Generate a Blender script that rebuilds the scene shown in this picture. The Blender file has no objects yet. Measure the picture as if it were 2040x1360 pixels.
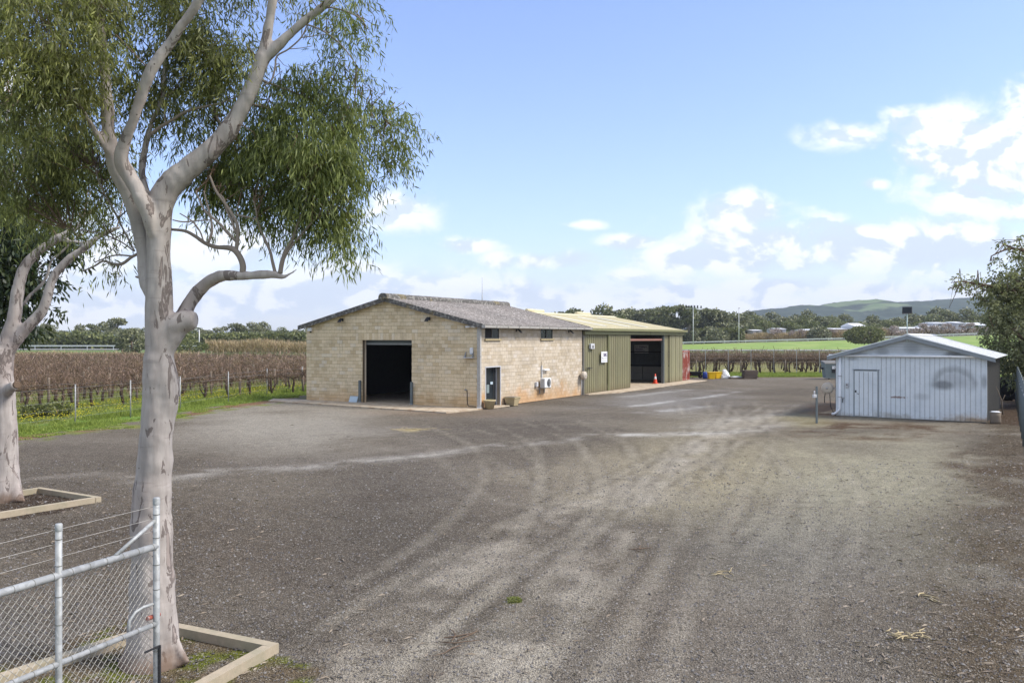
import bpy, math, random
import numpy as np
from mathutils import Vector, Matrix

# ------------------------------------------------------------------ camera, world, sun, exposure
scene = bpy.context.scene
COL = scene.collection
H, F = 3.75, 1700.0            # camera height (m), focal length in photo pixels
CX, HY = 1020.0, 672.0         # principal column, horizon row of the photograph
cam_d = bpy.data.cameras.new('camera'); cam = bpy.data.objects.new('camera', cam_d); COL.objects.link(cam)
cam.location = (0, 0, H); cam.rotation_euler = (math.radians(90), 0, 0)
cam_d.sensor_width = 36; cam_d.lens = 30.0; cam_d.shift_y = -0.0039
cam_d.clip_start = 0.1; cam_d.clip_end = 12000
scene.camera = cam
scene.view_settings.view_transform = 'Standard'; scene.view_settings.look = 'None'
scene.view_settings.exposure = 1.0; scene.view_settings.gamma = 1
SUN_EL, SUN_AZ = 48.0, 97.0    # azimuth clockwise from +Y
SUN_STRENGTH = 2.7
ts = Vector((math.sin(math.radians(SUN_AZ))*math.cos(math.radians(SUN_EL)), math.cos(math.radians(SUN_AZ))*math.cos(math.radians(SUN_EL)), math.sin(math.radians(SUN_EL))))
sun_d = bpy.data.lights.new('sun', 'SUN'); sun_d.energy = SUN_STRENGTH; sun_d.angle = math.radians(19); sun_d.color = (1, .94, .86)
sun = bpy.data.objects.new('sun', sun_d); COL.objects.link(sun); sun.rotation_euler = (-ts).to_track_quat('-Z', 'Y').to_euler()
sun.location = (30, 0, 40)

class NT:
    def __init__(s, tree): s.t = tree; s.n = tree.nodes; s.l = tree.links
    def new(s, typ, **kw):
        n = s.n.new(typ)
        for k, v in kw.items(): setattr(n, k, v)
        return n
    def put(s, sock, v):
        if v is None: return
        if isinstance(v, bpy.types.NodeSocket): s.l.new(v, sock)
        else:
            if isinstance(v, (tuple, list)) and len(v) == 3 and sock.type == 'RGBA': v = (*v, 1)
            sock.default_value = v
    def m(s, op, a, b=None, c=None, clamp=False):
        n = s.new('ShaderNodeMath', operation=op, use_clamp=clamp)
        s.put(n.inputs[0], a); s.put(n.inputs[1], b)
        if c is not None: s.put(n.inputs[2], c)
        return n.outputs[0]
    def mix(s, f, a, b, mode='MIX'):
        n = s.new('ShaderNodeMix', data_type='RGBA', blend_type=mode)
        s.put(n.inputs[0], f); s.put(n.inputs[6], a); s.put(n.inputs[7], b)
        return n.outputs[2]
    def noise(s, vec, scale, detail=4, rough=.55, out=0, dist=0):
        n = s.new('ShaderNodeTexNoise'); s.put(n.inputs['Vector'], vec)
        n.inputs['Scale'].default_value = scale; n.inputs['Detail'].default_value = detail
        n.inputs['Roughness'].default_value = rough; n.inputs['Distortion'].default_value = dist
        return n.outputs[out]
    def voro(s, vec, scale, out='Distance', feature='F1'):
        n = s.new('ShaderNodeTexVoronoi', feature=feature); s.put(n.inputs['Vector'], vec); n.inputs['Scale'].default_value = scale
        return n.outputs[out]
    def ramp(s, f, pts):
        n = s.new('ShaderNodeValToRGB'); s.put(n.inputs[0], f)
        e = n.color_ramp.elements
        while len(e) < len(pts): e.new(.5)
        for el, (p, c) in zip(e, pts):
            el.position = p; el.color = (c, c, c, 1) if isinstance(c, (int, float)) else (*c, 1)
        return n.outputs[0]
    def ss(s, x, a, b):
        n = s.new('ShaderNodeMapRange', interpolation_type='SMOOTHSTEP'); s.put(n.inputs[0], x)
        n.inputs[1].default_value = a; n.inputs[2].default_value = b; return n.outputs[0]
    def scl(s, vec, v):
        n = s.new('ShaderNodeVectorMath', operation='MULTIPLY'); s.put(n.inputs[0], vec); n.inputs[1].default_value = v; return n.outputs[0]
    def add(s, vec, v):
        n = s.new('ShaderNodeVectorMath', operation='ADD'); s.put(n.inputs[0], vec); s.put(n.inputs[1], v); return n.outputs[0]
    def sep(s, vec):
        n = s.new('ShaderNodeSeparateXYZ'); s.put(n.inputs[0], vec); return n.outputs
    def com(s, x, y, z):
        n = s.new('ShaderNodeCombineXYZ'); s.put(n.inputs[0], x); s.put(n.inputs[1], y); s.put(n.inputs[2], z); return n.outputs[0]

# sky: Nishita plus procedural cumulus in sky directions
world = bpy.data.worlds.new('World'); scene.world = world; world.use_nodes = True
w = NT(world.node_tree); w.n.clear()
out = w.new('ShaderNodeOutputWorld')
sky = w.new('ShaderNodeTexSky', sky_type='NISHITA'); sky.sun_disc = False
sky.sun_elevation = math.radians(SUN_EL); sky.sun_rotation = math.radians(SUN_AZ)
sky.air_density = 1.0; sky.dust_density = 0.6; sky.ozone_density = 1.6
bg = w.new('ShaderNodeBackground'); bg.inputs[1].default_value = 0.125
w.put(bg.inputs[0], w.mix(1.0, sky.outputs[0], (.88, .87, 1.06), 'MULTIPLY'))
tc = w.new('ShaderNodeTexCoord').outputs['Generated']
sx, sy, sz = w.sep(tc)[:3]
yy = w.m('MAXIMUM', sy, .05)
A = w.m('DIVIDE', sx, yy); B = w.m('DIVIDE', sz, yy)
front = w.ss(sy, .12, .3)
pv = w.com(A, w.m('MULTIPLY', B, 1.5), 0)
nz = w.noise(pv, 13, 9, .62, dist=.3)
nz2 = w.noise(w.add(pv, (0, 0, 5.)), 3.5, 5, .5)
nn = w.m('MULTIPLY_ADD', w.m('SUBTRACT', nz, .5), 3.9, w.m('MULTIPLY', w.m('SUBTRACT', nz2, .5), 2.4))
blobs = [(1985, 320, 165, 95), (1860, 245, 70, 30), (2070, 240, 90, 55), (1930, 385, 55, 22), (1665, 272, 78, 26), (1745, 366, 26, 12), (1480, 425, 75, 34), (1540, 475, 150, 34), (1720, 490, 190, 50),
         (1900, 505, 180, 50), (1430, 515, 130, 28), (2060, 420, 70, 26), (1550, 572, 95, 18), (1720, 580, 130, 20), (1880, 590, 140, 22), (1250, 482, 46, 13), (1165, 448, 34, 8), (940, 490, 52, 15), (990, 517, 34, 16), (1070, 520, 42, 15), (1140, 520, 58, 18), (1245, 548, 42, 13),
         (780, 428, 72, 34), (560, 590, 340, 42), (250, 610, 300, 50), (420, 500, 170, 56), (660, 570, 180, 40), (880, 575, 130, 36), (1010, 590, 120, 34), (1150, 600, 150, 30), (1330, 595, 120, 26), (1480, 600, 120, 20), (150, 500, 160, 70), (420, 600, 200, 40), (20, 180, 90, 50), (-250, 350, 200, 120), (2500, 300, 260, 120)]
cov = None
for (bx, by, rx, ry) in blobs:
    a0, b0 = (bx-CX)/F, (HY-by)/F
    da = w.m('MULTIPLY', w.m('SUBTRACT', A, a0), F/rx)
    db = w.m('MULTIPLY', w.m('SUBTRACT', B, b0), F/ry)
    r = w.m('SQRT', w.m('ADD', w.m('MULTIPLY', da, da), w.m('MULTIPLY', db, db)))
    v = w.m('SUBTRACT', 1.62, r)
    cov = v if cov is None else w.m('MAXIMUM', cov, v)
cov = w.m('MAXIMUM', cov, -1.2)
d1 = w.m('ADD', cov, w.m('MULTIPLY', nn, .85))
cl = w.m('MULTIPLY', w.ss(d1, -.1, 1.15), front)
# everywhere else in the sky: cloud by direction, denser to the horizon
gp = w.com(w.m('DIVIDE', sx, w.m('ADD', w.m('ABSOLUTE', sz), .13)), w.m('DIVIDE', sy, w.m('ADD', w.m('ABSOLUTE', sz), .13)), 0)
gn = w.noise(gp, 1.1, 8, .58)
back = w.m('MULTIPLY', w.ss(gn, .38, .56), w.m('SUBTRACT', 1, front))  # unseen cover behind the camera, thickened to whiten the ambient light
low = w.m('MULTIPLY', w.ss(gn, .38, .62), w.ss(sz, .11, .03))
cl = w.m('MAXIMUM', w.m('MAXIMUM', cl, back), w.m('MULTIPLY', low, .72))
cl = w.m('MAXIMUM', cl, w.m('MULTIPLY', w.ss(sz, .12, 0), .5))
cl = w.m('MULTIPLY', cl, .92)
shade = w.noise(w.add(pv, (.0, .03, 9.)), 7, 4, .5)
nzu = w.noise(w.add(pv, (-.012, .022, 0)), 13, 5, .55, dist=.3)
lit = w.m('ADD', w.m('MULTIPLY', w.m('SUBTRACT', w.noise(pv, 13, 5, .55, dist=.3), nzu), 2.2), shade)
ccol = w.mix(w.ss(lit, .36, .58), (.37, .42, .49), (.60, .605, .615))
cbg = w.new('ShaderNodeBackground'); w.put(cbg.inputs[0], ccol); cbg.inputs[1].default_value = 1.12
mx = w.new('ShaderNodeMixShader'); w.put(mx.inputs[0], cl); w.l.new(bg.outputs[0], mx.inputs[1]); w.l.new(cbg.outputs[0], mx.inputs[2])
w.l.new(mx.outputs[0], out.inputs[0])

# ------------------------------------------------------------------ helpers
R = random.Random(7)
rng = np.random.default_rng(11)
def WP(px, py, Y): return Vector(((px-CX)*Y/F, Y, H-(py-HY)*Y/F))
def GP(px, py):
    Y = H*F/(py-HY); return Vector(((px-CX)*Y/F, Y, 0))

def fract(x): return x-np.floor(x)
def vnoise(x, y, seed=0):
    xi, yi = np.floor(x), np.floor(y); fx, fy = x-xi, y-yi
    fx = fx*fx*(3-2*fx); fy = fy*fy*(3-2*fy)
    h = lambda a, b: fract(np.sin(a*127.1+b*311.7+seed*74.7)*43758.5453)
    return (h(xi, yi)*(1-fx)+h(xi+1, yi)*fx)*(1-fy)+(h(xi, yi+1)*(1-fx)+h(xi+1, yi+1)*fx)*fy
def fbm(x, y, octv=4, seed=0):
    s = 0; a = .5; t = 0
    for i in range(octv):
        s = s+a*vnoise(x*2**i, y*2**i, seed+i*13); t += a; a *= .55
    return s/t
def sst(x, a, b):
    t = np.clip((x-a)/(b-a), 0, 1); return t*t*(3-2*t)

def link(name, me, mat=None, parent=None):
    o = bpy.data.objects.new(name, me); COL.objects.link(o)
    if mat is not None:
        if not isinstance(mat, (list, tuple)): mat = [mat]
        if len(me.materials) == 0:
            for m_ in mat: me.materials.append(m_)
    if parent is not None: o.parent = parent
    return o
def np_mesh(name, verts, faces, smooth=False):
    me = bpy.data.meshes.new(name); verts = np.asarray(verts, dtype=np.float32); faces = np.asarray(faces, dtype=np.int32)
    k = faces.shape[1]; n = len(faces)
    me.vertices.add(len(verts)); me.vertices.foreach_set('co', verts.ravel())
    me.loops.add(n*k); me.loops.foreach_set('vertex_index', faces.ravel())
    me.polygons.add(n); me.polygons.foreach_set('loop_start', np.arange(0, n*k, k, dtype=np.int32))
    try: me.polygons.foreach_set('loop_total', np.full(n, k, dtype=np.int32))
    except Exception: pass
    if smooth: me.polygons.foreach_set('use_smooth', np.ones(n, dtype=bool))
    me.update(calc_edges=True); return me
def set_col(me, name, arr):
    a = me.attributes.new(name, 'FLOAT_COLOR', 'POINT')
    c = np.ones((len(arr), 4), dtype=np.float32); c[:, :3] = arr
    a.data.foreach_set('color', c.ravel())

class MB:
    def __init__(s): s.v = []; s.f = []; s.mi = []; s.sm = []
    def add(s, vs, fs, mi=0, smooth=False):
        o = len(s.v); s.v += [tuple(v) for v in vs]
        for f in fs: s.f.append([i+o for i in f]); s.mi.append(mi); s.sm.append(smooth)
        return s
    def box(s, x0, x1, y0, y1, z0, z1, mi=0, bev=0):
        if bev:
            b = bev
            P = []
            for (z, i) in ((z0, b), (z0+b, 0), (z1-b, 0), (z1, b)):
                P += [(x0+i, y0+i, z), (x1-i, y0+i, z), (x1-i, y1-i, z), (x0+i, y1-i, z)]
            fs = [(3, 2, 1, 0), (12, 13, 14, 15)]
            for k in range(3):
                for j in range(4): fs.append((k*4+j, k*4+(j+1) % 4, k*4+4+(j+1) % 4, k*4+4+j))
            return s.add(P, fs, mi)
        P = [(x0, y0, z0), (x1, y0, z0), (x1, y1, z0), (x0, y1, z0), (x0, y0, z1), (x1, y0, z1), (x1, y1, z1), (x0, y1, z1)]
        return s.add(P, [(3, 2, 1, 0), (4, 5, 6, 7), (0, 1, 5, 4), (1, 2, 6, 5), (2, 3, 7, 6), (3, 0, 4, 7)], mi)
    def obox(s, p0, p1, w_, h_, mi=0, up=(0, 0, 1)):
        p0, p1 = Vector(p0), Vector(p1); d = (p1-p0).normalized(); up = Vector(up)
        if abs(d.dot(up)) > .98: up = Vector((1, 0, 0))
        r = d.cross(up).normalized(); u = r.cross(d)
        P = [p+r*a*w_/2+u*b*h_/2 for p in (p0, p1) for (a, b) in ((-1, -1), (1, -1), (1, 1), (-1, 1))]
        return s.add(P, [(3, 2, 1, 0), (4, 5, 6, 7), (0, 1, 5, 4), (1, 2, 6, 5), (2, 3, 7, 6), (3, 0, 4, 7)], mi)
    def tube(s, pts, rad, n=8, mi=0, caps=True, smooth=True):
        pts = [Vector(p) for p in pts]
        if not isinstance(rad, (list, tuple)): rad = [rad]*len(pts)
        d = (pts[1]-pts[0]).normalized(); a = Vector((0, 0, 1)) if abs(d.z) < .9 else Vector((1, 0, 0))
        u = d.cross(a).normalized(); vs = []; fs = []
        for i, p in enumerate(pts):
            if i == 0: d = pts[1]-pts[0]
            elif i == len(pts)-1: d = pts[-1]-pts[-2]
            else: d = pts[i+1]-pts[i-1]
            d = d.normalized(); u = (u-d*u.dot(d)).normalized(); v = d.cross(u)
            for k in range(n):
                t = 2*math.pi*k/n; vs.append(p+(u*math.cos(t)+v*math.sin(t))*rad[i])
        for i in range(len(pts)-1):
            for k in range(n): fs.append((i*n+k, i*n+(k+1) % n, (i+1)*n+(k+1) % n, (i+1)*n+k))
        s.add(vs, fs, mi, smooth)
        if caps:
            o = len(s.v)-len(vs); s.f.append([o+k for k in reversed(range(n))]); s.mi.append(mi); s.sm.append(False)
            s.f.append([o+(len(pts)-1)*n+k for k in range(n)]); s.mi.append(mi); s.sm.append(False)
        return s
    def lathe(s, prof, n=20, c=(0, 0, 0), mi=0, axis='z', smooth=True):
        vs = []; fs = []
        for (r, z) in prof:
            for k in range(n):
                t = 2*math.pi*k/n; a, b = r*math.cos(t), r*math.sin(t)
                p = {'z': (a, b, z), 'x': (z, a, b), 'y': (b, z, a)}[axis]
                vs.append((p[0]+c[0], p[1]+c[1], p[2]+c[2]))
        for i in range(len(prof)-1):
            for k in range(n): fs.append((i*n+k, i*n+(k+1) % n, (i+1)*n+(k+1) % n, (i+1)*n+k))
        s.add(vs, fs, mi, smooth); return s
    def prism(s, poly, axis, a0, a1, mi=0):
        # poly: 2D points (CCW), extruded along axis from a0 to a1
        def mk(p, a): return {'x': (a, p[0], p[1]), 'y': (p[0], a, p[1]), 'z': (p[0], p[1], a)}[axis]
        n = len(poly); vs = [mk(p, a0) for p in poly]+[mk(p, a1) for p in poly]
        fs = [tuple(reversed(range(n))), tuple(range(n, 2*n))]+[(i, (i+1) % n, n+(i+1) % n, n+i) for i in range(n)]
        return s.add(vs, fs, mi)
    def build(s, name, mat, parent=None, label=None):
        me = bpy.data.meshes.new(name); me.from_pydata(s.v, [], s.f)
        me.polygons.foreach_set('use_smooth', s.sm); me.polygons.foreach_set('material_index', s.mi); me.update()
        o = link(name, me, mat, parent)
        if label: o['label'] = label
        return o

def thing(name, label, cat, loc=(0, 0, 0), rz=0, group=None, scale=1):
    o = bpy.data.objects.new(name, None); COL.objects.link(o); o.location = loc; o.rotation_euler = (0, 0, rz)
    o.scale = (scale,)*3 if not isinstance(scale, tuple) else scale
    o.empty_display_size = .2
    return tag(o, label, cat, group)
def tag(o, label, cat, group=None, kind=None):
    o['label'] = label; o['category'] = cat
    if group: o['group'] = group
    if kind: o['kind'] = kind
    return o
def struct(o): o['kind'] = 'structure'; return o
def stuff(o): o['kind'] = 'stuff'; return o
def copy_tree(o, loc, rz=None, scale=None, label=None, group=None):
    c = o.copy(); COL.objects.link(c); c.location = loc
    if rz is not None: c.rotation_euler = (0, 0, rz)
    if scale is not None: c.scale = (scale,)*3 if not isinstance(scale, tuple) else scale
    if label: c['label'] = label
    if group: c['group'] = group
    for ch in [x for x in KIDS.get(o.name, [])]:
        d = ch.copy(); COL.objects.link(d); d.parent = c
        for g in KIDS.get(ch.name, []):
            e = g.copy(); COL.objects.link(e); e.parent = d
    return c
KIDS = {}
def kids(o):
    KIDS[o.name] = [x for x in COL.objects if x.parent == o]
    for x in KIDS[o.name]: KIDS[x.name] = [y for y in COL.objects if y.parent == x]

# ------------------------------------------------------------------ materials
MATS = {}
def mat(name, fn=None, rough=.8, spec=.3, metal=0, col=(.5, .5, .5)):
    if name in MATS: return MATS[name]
    m_ = bpy.data.materials.new(name); m_.use_nodes = True; t = NT(m_.node_tree)
    b = m_.node_tree.nodes['Principled BSDF']; b.inputs['Roughness'].default_value = rough
    b.inputs['Specular IOR Level'].default_value = spec; b.inputs['Metallic'].default_value = metal
    if fn is None:
        P = t.new('ShaderNodeTexCoord').outputs['Object']
        n = t.noise(P, 3, 5, .6); n2 = t.noise(P, 40, 3, .6)
        c = t.mix(t.m('MULTIPLY', t.ss(n, .35, .75), .35), col, tuple(x*.6 for x in col))
        c = t.mix(t.m('MULTIPLY', n2, .3), c, tuple(x*.75 for x in col)); t.put(b.inputs['Base Color'], c)
    else: fn(t, b)
    MATS[name] = m_; return m_
def geo(t): return t.new('ShaderNodeNewGeometry')
def isl(t):
    i = geo(t).outputs['Random Per Island']; o = t.new('ShaderNodeObjectInfo').outputs['Random']
    return t.m('FRACT', t.m('ADD', i, t.m('MULTIPLY', o, 7.31)))
def bump(t, b, h, strength=.5, dist=.01):
    n = t.new('ShaderNodeBump'); n.inputs['Strength'].default_value = strength; n.inputs['Distance'].default_value = dist
    t.put(n.inputs['Height'], h); t.l.new(n.outputs[0], b.inputs['Normal'])

def m_ground(t, b):
    P = geo(t).outputs['Position']
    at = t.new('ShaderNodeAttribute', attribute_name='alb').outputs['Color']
    v1 = t.voro(P, 52, 'Color'); v2 = t.voro(P, 130, 'Color'); v3 = t.voro(P, 11, 'Color')
    def sp(c): return t.sep(c)[0]
    s = t.m('ADD', t.m('MULTIPLY', sp(v1), .75), t.m('ADD', t.m('MULTIPLY', sp(v2), .75), t.m('MULTIPLY', sp(v3), .25)))
    n = t.noise(P, 2.2, 9, .72)
    s = t.m('ADD', t.m('MULTIPLY', s, .62), t.m('MULTIPLY', n, .85))
    lum = t.sep(at)[0]; s = t.m('ADD', t.m('MULTIPLY', s, t.m('SUBTRACT', 1.25, lum)), t.m('MULTIPLY', .95, t.m('SUBTRACT', lum, .25)))
    c = t.mix(1.0, at, t.com(s, s, s), 'MULTIPLY')
    pale = t.m('MULTIPLY', t.ss(t.sep(v1)[1], .90, .96), .6)
    c = t.mix(pale, c, (.42, .39, .34))
    dk = t.m('MULTIPLY', t.ss(t.sep(v1)[2], .84, .92), .6)
    c = t.mix(dk, c, (.035, .03, .026))
    c = t.mix(t.m('MULTIPLY', t.ss(t.noise(P, 9, 3, .6), .55, .75), .25), c, (.10, .075, .055))
    t.put(b.inputs['Base Color'], c)
    bump(t, b, t.m('ADD', t.voro(P, 52), t.m('MULTIPLY', t.noise(P, 5, 6, .7), 1.2)), .9, .025)
M_ground = mat('gravel_ground', m_ground, rough=1, spec=.04)
def m_far(t, b):
    P = geo(t).outputs['Position']
    n = t.noise(P, .02, 5, .6); n2 = t.noise(P, .8, 6, .6)
    c = t.mix(t.ss(n, .4, .65), (.10, .17, .025), (.19, .20, .06)); c = t.mix(t.m('MULTIPLY', n2, .5), c, (.07, .10, .025))
    t.put(b.inputs['Base Color'], c)
M_far = mat('far_grass', m_far)
def m_emb(t, b):
    P = geo(t).outputs['Position']
    n = t.noise(P, .1, 6, .65); n2 = t.noise(t.scl(P, (1, 3, 1)), .9, 4, .6)
    c = t.mix(t.ss(n, .35, .7), (.17, .26, .045), (.25, .32, .08)); c = t.mix(t.m('MULTIPLY', t.ss(n2, .5, .7), .4), c, (.20, .22, .06))
    t.put(b.inputs['Base Color'], c)
M_emb = mat('embankment_grass', m_emb)
def m_hills(t, b):
    P = geo(t).outputs['Position']
    n = t.noise(P, .0022, 6, .55); n2 = t.noise(P, .02, 5, .7); n3 = t.voro(P, .03)
    wood = t.mix(t.ss(n2, .35, .65), (.014, .026, .026), (.045, .062, .05))
    wood = t.mix(t.m('MULTIPLY', n3, .5), wood, (.07, .10, .06))
    field = t.mix(t.ss(n2, .3, .7), (.10, .15, .065), (.16, .20, .11))
    c = t.mix(t.ss(n, .58, .61), wood, field); t.put(b.inputs['Base Color'], c)
M_hills = mat('hill_cover', m_hills, rough=1, spec=0)

def m_block(t, b, base=((.58, .46, .29), (.71, .59, .405), (.70, .62, .49)), rust=(.50, .27, .09), lowk=.42):
    tcn = t.new('ShaderNodeTexCoord'); P = geo(t).outputs['Position']
    r = isl(t)
    c = t.mix(t.ss(r, .0, .6), base[0], base[1]); c = t.mix(t.m('MULTIPLY', t.ss(r, .8, 1), .9), c, base[2])
    n = t.noise(P, 1.1, 6, .65); n2 = t.noise(P, 14, 5, .7); n3 = t.noise(P, .5, 4, .6)
    c = t.mix(t.m('MULTIPLY', t.ss(n, .42, .7), .4), c, tuple(x*.55 for x in base[0]))
    c = t.mix(t.m('MULTIPLY', t.ss(n2, .45, .75), .45), c, tuple(x*.55 for x in base[1]))
    z = t.sep(P)[2]
    lowm = t.m('MULTIPLY', t.ss(t.m('ADD', z, t.m('MULTIPLY', t.m('SUBTRACT', n3, .5), -3.4)), 1.15, .0), lowk)
    c = t.mix(lowm, c, rust)
    runs = t.noise(t.scl(P, (2.2, 2.2, .25)), 2, 5, .7)
    c = t.mix(t.m('MULTIPLY', t.ss(runs, .58, .75), .35), c, (.17, .135, .09))
    t.put(b.inputs['Base Color'], c); bump(t, b, n2, .5, .01)
M_block = mat('tan_block', m_block, rough=.95, spec=.1)
M_block_side = mat('cream_block', lambda t, b: m_block(t, b, ((.50, .42, .31), (.58, .505, .40), (.63, .57, .49)), (.52, .27, .09), .62), rough=.95, spec=.1)
M_mortar = mat('mortar', None, .95, .1, 0, (.17, .13, .085))
M_mortar2 = mat('mortar_side', None, .95, .1, 0, (.40, .34, .26))
def m_fibro(t, b):
    P = geo(t).outputs['Position']; v = t.noise(P, 9, 6, .8); n = t.noise(P, .6, 5, .6); k = t.voro(P, 5)
    r = isl(t)
    c = t.mix(t.ss(v, .5, .62), (.20, .18, .165), (.66, .62, .57))
    c = t.mix(t.m('MULTIPLY', t.ss(n, .4, .7), .5), c, (.32, .285, .26)); c = t.mix(t.m('MULTIPLY', r, .2), c, (.22, .20, .18))
    t.put(b.inputs['Base Color'], c)
M_fibro = mat('fibro_roofing', m_fibro, rough=.95, spec=.1)
def m_lichen(t, b):
    P = geo(t).outputs['Position']; v = t.noise(P, 6, 6, .75); n = t.noise(P, 1.1, 4, .6)
    c = t.mix(t.ss(v, .48, .62), (.10, .095, .09), (.30, .29, .265)); c = t.mix(t.m('MULTIPLY', t.ss(n, .58, .72), .6), c, (.22, .17, .06))
    t.put(b.inputs['Base Color'], c)
M_lichen = mat('weathered_cement', m_lichen, rough=.95, spec=.1)
def m_galv(t, b, c0=(.27, .28, .28), c1=(.40, .41, .41), c2=(.12, .10, .085)):
    P = geo(t).outputs['Position']; v = t.voro(P, 22, 'Color'); n = t.noise(P, 2.5, 6, .7)
    c = t.mix(t.sep(v)[0], c0, c1); c = t.mix(t.m('MULTIPLY', t.ss(n, .52, .75), .55), c, c2); t.put(b.inputs['Base Color'], c)
M_galv = mat('galvanised_pipe', m_galv, rough=.55, spec=.4, metal=.15)
M_wire = mat('dull_wire', None, .6, .3, 0, (.46, .44, .40))
M_wiredark = mat('dark_wire', None, .8, .2, 0, (.12, .12, .115))
M_gutter = mat('old_grey_gutter', lambda t, b: m_galv(t, b, (.36, .345, .32), (.47, .455, .42), (.08, .07, .06)), rough=.8)
def m_green(t, b):
    P = geo(t).outputs['Position']; n = t.noise(t.scl(P, (1, 1, .3)), 1.3, 6, .65); n2 = t.noise(t.scl(P, (6, 6, .4)), 3, 4, .6); r = isl(t)
    c = t.mix(t.ss(n, .35, .7), (.225, .215, .12), (.18, .165, .10)); c = t.mix(t.m('MULTIPLY', n2, .35), c, (.33, .31, .19))
    z = t.sep(P)[2]; c = t.mix(t.m('MULTIPLY', t.ss(t.m('ADD', z, t.m('MULTIPLY', n, .8)), 1.1, .3), .5), c, (.14, .095, .055))
    c = t.mix(t.m('MULTIPLY', r, .18), c, (.10, .10, .06)); t.put(b.inputs['Base Color'], c)
M_green = mat('olive_cladding', m_green, rough=.6, spec=.3)
M_greentrim = mat('olive_trim', None, .6, .3, 0, (.24, .24, .125))
def m_roofy(t, b):
    P = geo(t).outputs['Position']; n = t.noise(P, .35, 6, .6); n2 = t.noise(P, 5, 4, .6); r = isl(t)
    c = t.mix(t.ss(n, .35, .7), (.62, .555, .36), (.56, .505, .34)); c = t.mix(t.m('MULTIPLY', n2, .25), c, (.60, .53, .33)); c = t.mix(t.m('MULTIPLY', r, .15), c, (.6, .53, .33))
    t.put(b.inputs['Base Color'], c)
M_roofy = mat('cream_roofing', m_roofy, rough=.55, spec=.3)
M_skyl = mat('white_fibreglass', None, .5, .3, 0, (.9, .89, .84))
def m_shed(t, b):
    P = geo(t).outputs['Position']; Oc = t.new('ShaderNodeTexCoord').outputs['Object']
    ox, oy, oz = t.sep(Oc)[:3]; n = t.noise(P, 1.6, 6, .65); n2 = t.noise(P, 8, 5, .7); r = isl(t)
    c = t.mix(t.ss(n, .35, .7), (.68, .73, .76), (.60, .655, .69)); c = t.mix(t.m('MULTIPLY', t.ss(n2, .5, .75), .3), c, (.40, .42, .44)); c = t.mix(t.m('MULTIPLY', r, .12), c, (.75, .79, .80))
    def ell(cx, cz, rx, rz): 
        a = t.m('DIVIDE', t.m('SUBTRACT', ox, cx), rx); d = t.m('DIVIDE', t.m('SUBTRACT', oz, cz), rz)
        return t.m('SQRT', t.m('ADD', t.m('MULTIPLY', a, a), t.m('MULTIPLY', d, d)))
    wob = t.m('MULTIPLY', t.m('SUBTRACT', n, .5), .6)
    e1 = t.m('ADD', ell(5.05, 1.62, .95, .85), wob)          # spray-paint arch: a ring's upper half
    ring = t.m('MULTIPLY', t.ss(t.m('ABSOLUTE', t.m('SUBTRACT', e1, .8)), .34, .0), t.ss(oz, 1.25, 1.75))
    e2 = t.m('ADD', ell(4.6, 1.62, .62, .28), wob); fill = t.m('MULTIPLY', t.ss(e1, 1.15, .3), t.ss(oz, 1.3, 1.7)); blob = t.ss(e2, 1.15, .3)
    e3 = t.m('ADD', ell(3.75, 1.05, .4, .2), wob); e4 = t.m('ADD', ell(6.25, 1.8, .15, .4), wob)
    sp = t.m('MAXIMUM', t.m('MULTIPLY', fill, .33), t.m('MULTIPLY', ring, .45)); sp = t.m('MAXIMUM', t.m('ADD', sp, 0), t.m('MULTIPLY', blob, .75)); sp = t.m('MAXIMUM', sp, t.m('MULTIPLY', t.ss(e3, 1.2, .2), .28)); sp = t.m('MAXIMUM', sp, t.m('MULTIPLY', t.ss(e4, 1.1, .3), .5))
    for (cx, cz, rx, rz, k) in ((2.1, 3.1, .45, .35, .6), (3.35, 3.25, .6, .4, .65), (5.05, 3.0, .5, .16, .8), (3.17, 3.25, 2.4, .42, .38), (4.3, 3.15, .3, .2, .3), (1.2, 2.95, .6, .12, .5), (.75, 2.75, .3, .12, .5)):
        sp = t.m('MAXIMUM', sp, t.m('MULTIPLY', t.ss(t.m('ADD', ell(cx, cz, rx, rz), wob), 1.3, .2), k))
    sp = t.m('MULTIPLY', sp, t.ss(oy, .3, .1))
    c = t.mix(t.m('MULTIPLY', sp, .85), c, (.045, .048, .05))
    e5 = t.m('ADD', ell(2.75, .98, .42, .06), t.m('MULTIPLY', t.m('SUBTRACT', n2, .5), 3)); c = t.mix(t.m('MULTIPLY', t.ss(e5, 1.0, .5), .75), c, (.17, .07, .035))
    low = t.m('MULTIPLY', t.ss(t.m('ADD', oz, t.m('MULTIPLY', t.m('SUBTRACT', n, .5), -1)), .42, .0), t.ss(ox, 4.0, 6.2)); c = t.mix(t.m('MULTIPLY', low, .85), c, (.42, .25, .11))
    low2 = t.m('MULTIPLY', t.ss(t.m('ADD', oz, t.m('MULTIPLY', t.m('SUBTRACT', n, .5), -1)), .25, .0), .5); c = t.mix(low2, c, (.30, .26, .18))
    t.put(b.inputs['Base Color'], c)
M_shed = mat('pale_blue_steel', m_shed, rough=.5, spec=.3)
M_shedrib = mat('rusty_lap', None, .8, .2, 0, (.13, .10, .10))
M_shedtrim = mat('grey_trim', None, .6, .3, 0, (.27, .30, .32))
M_sheddark = mat('dark_trim_shaded_wall', None, .7, .2, 0, (.17, .165, .15))
M_shedroof = mat('zinc_roof', lambda t, b: m_galv(t, b, (.62, .62, .60), (.72, .72, .70), (.42, .42, .38)), rough=.5, spec=.3)
M_white = mat('white_paint', None, .5, .4, 0, (.78, .79, .80))
M_pvc = mat('white_pipe', None, .4, .4, 0, (.8, .82, .84))
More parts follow.
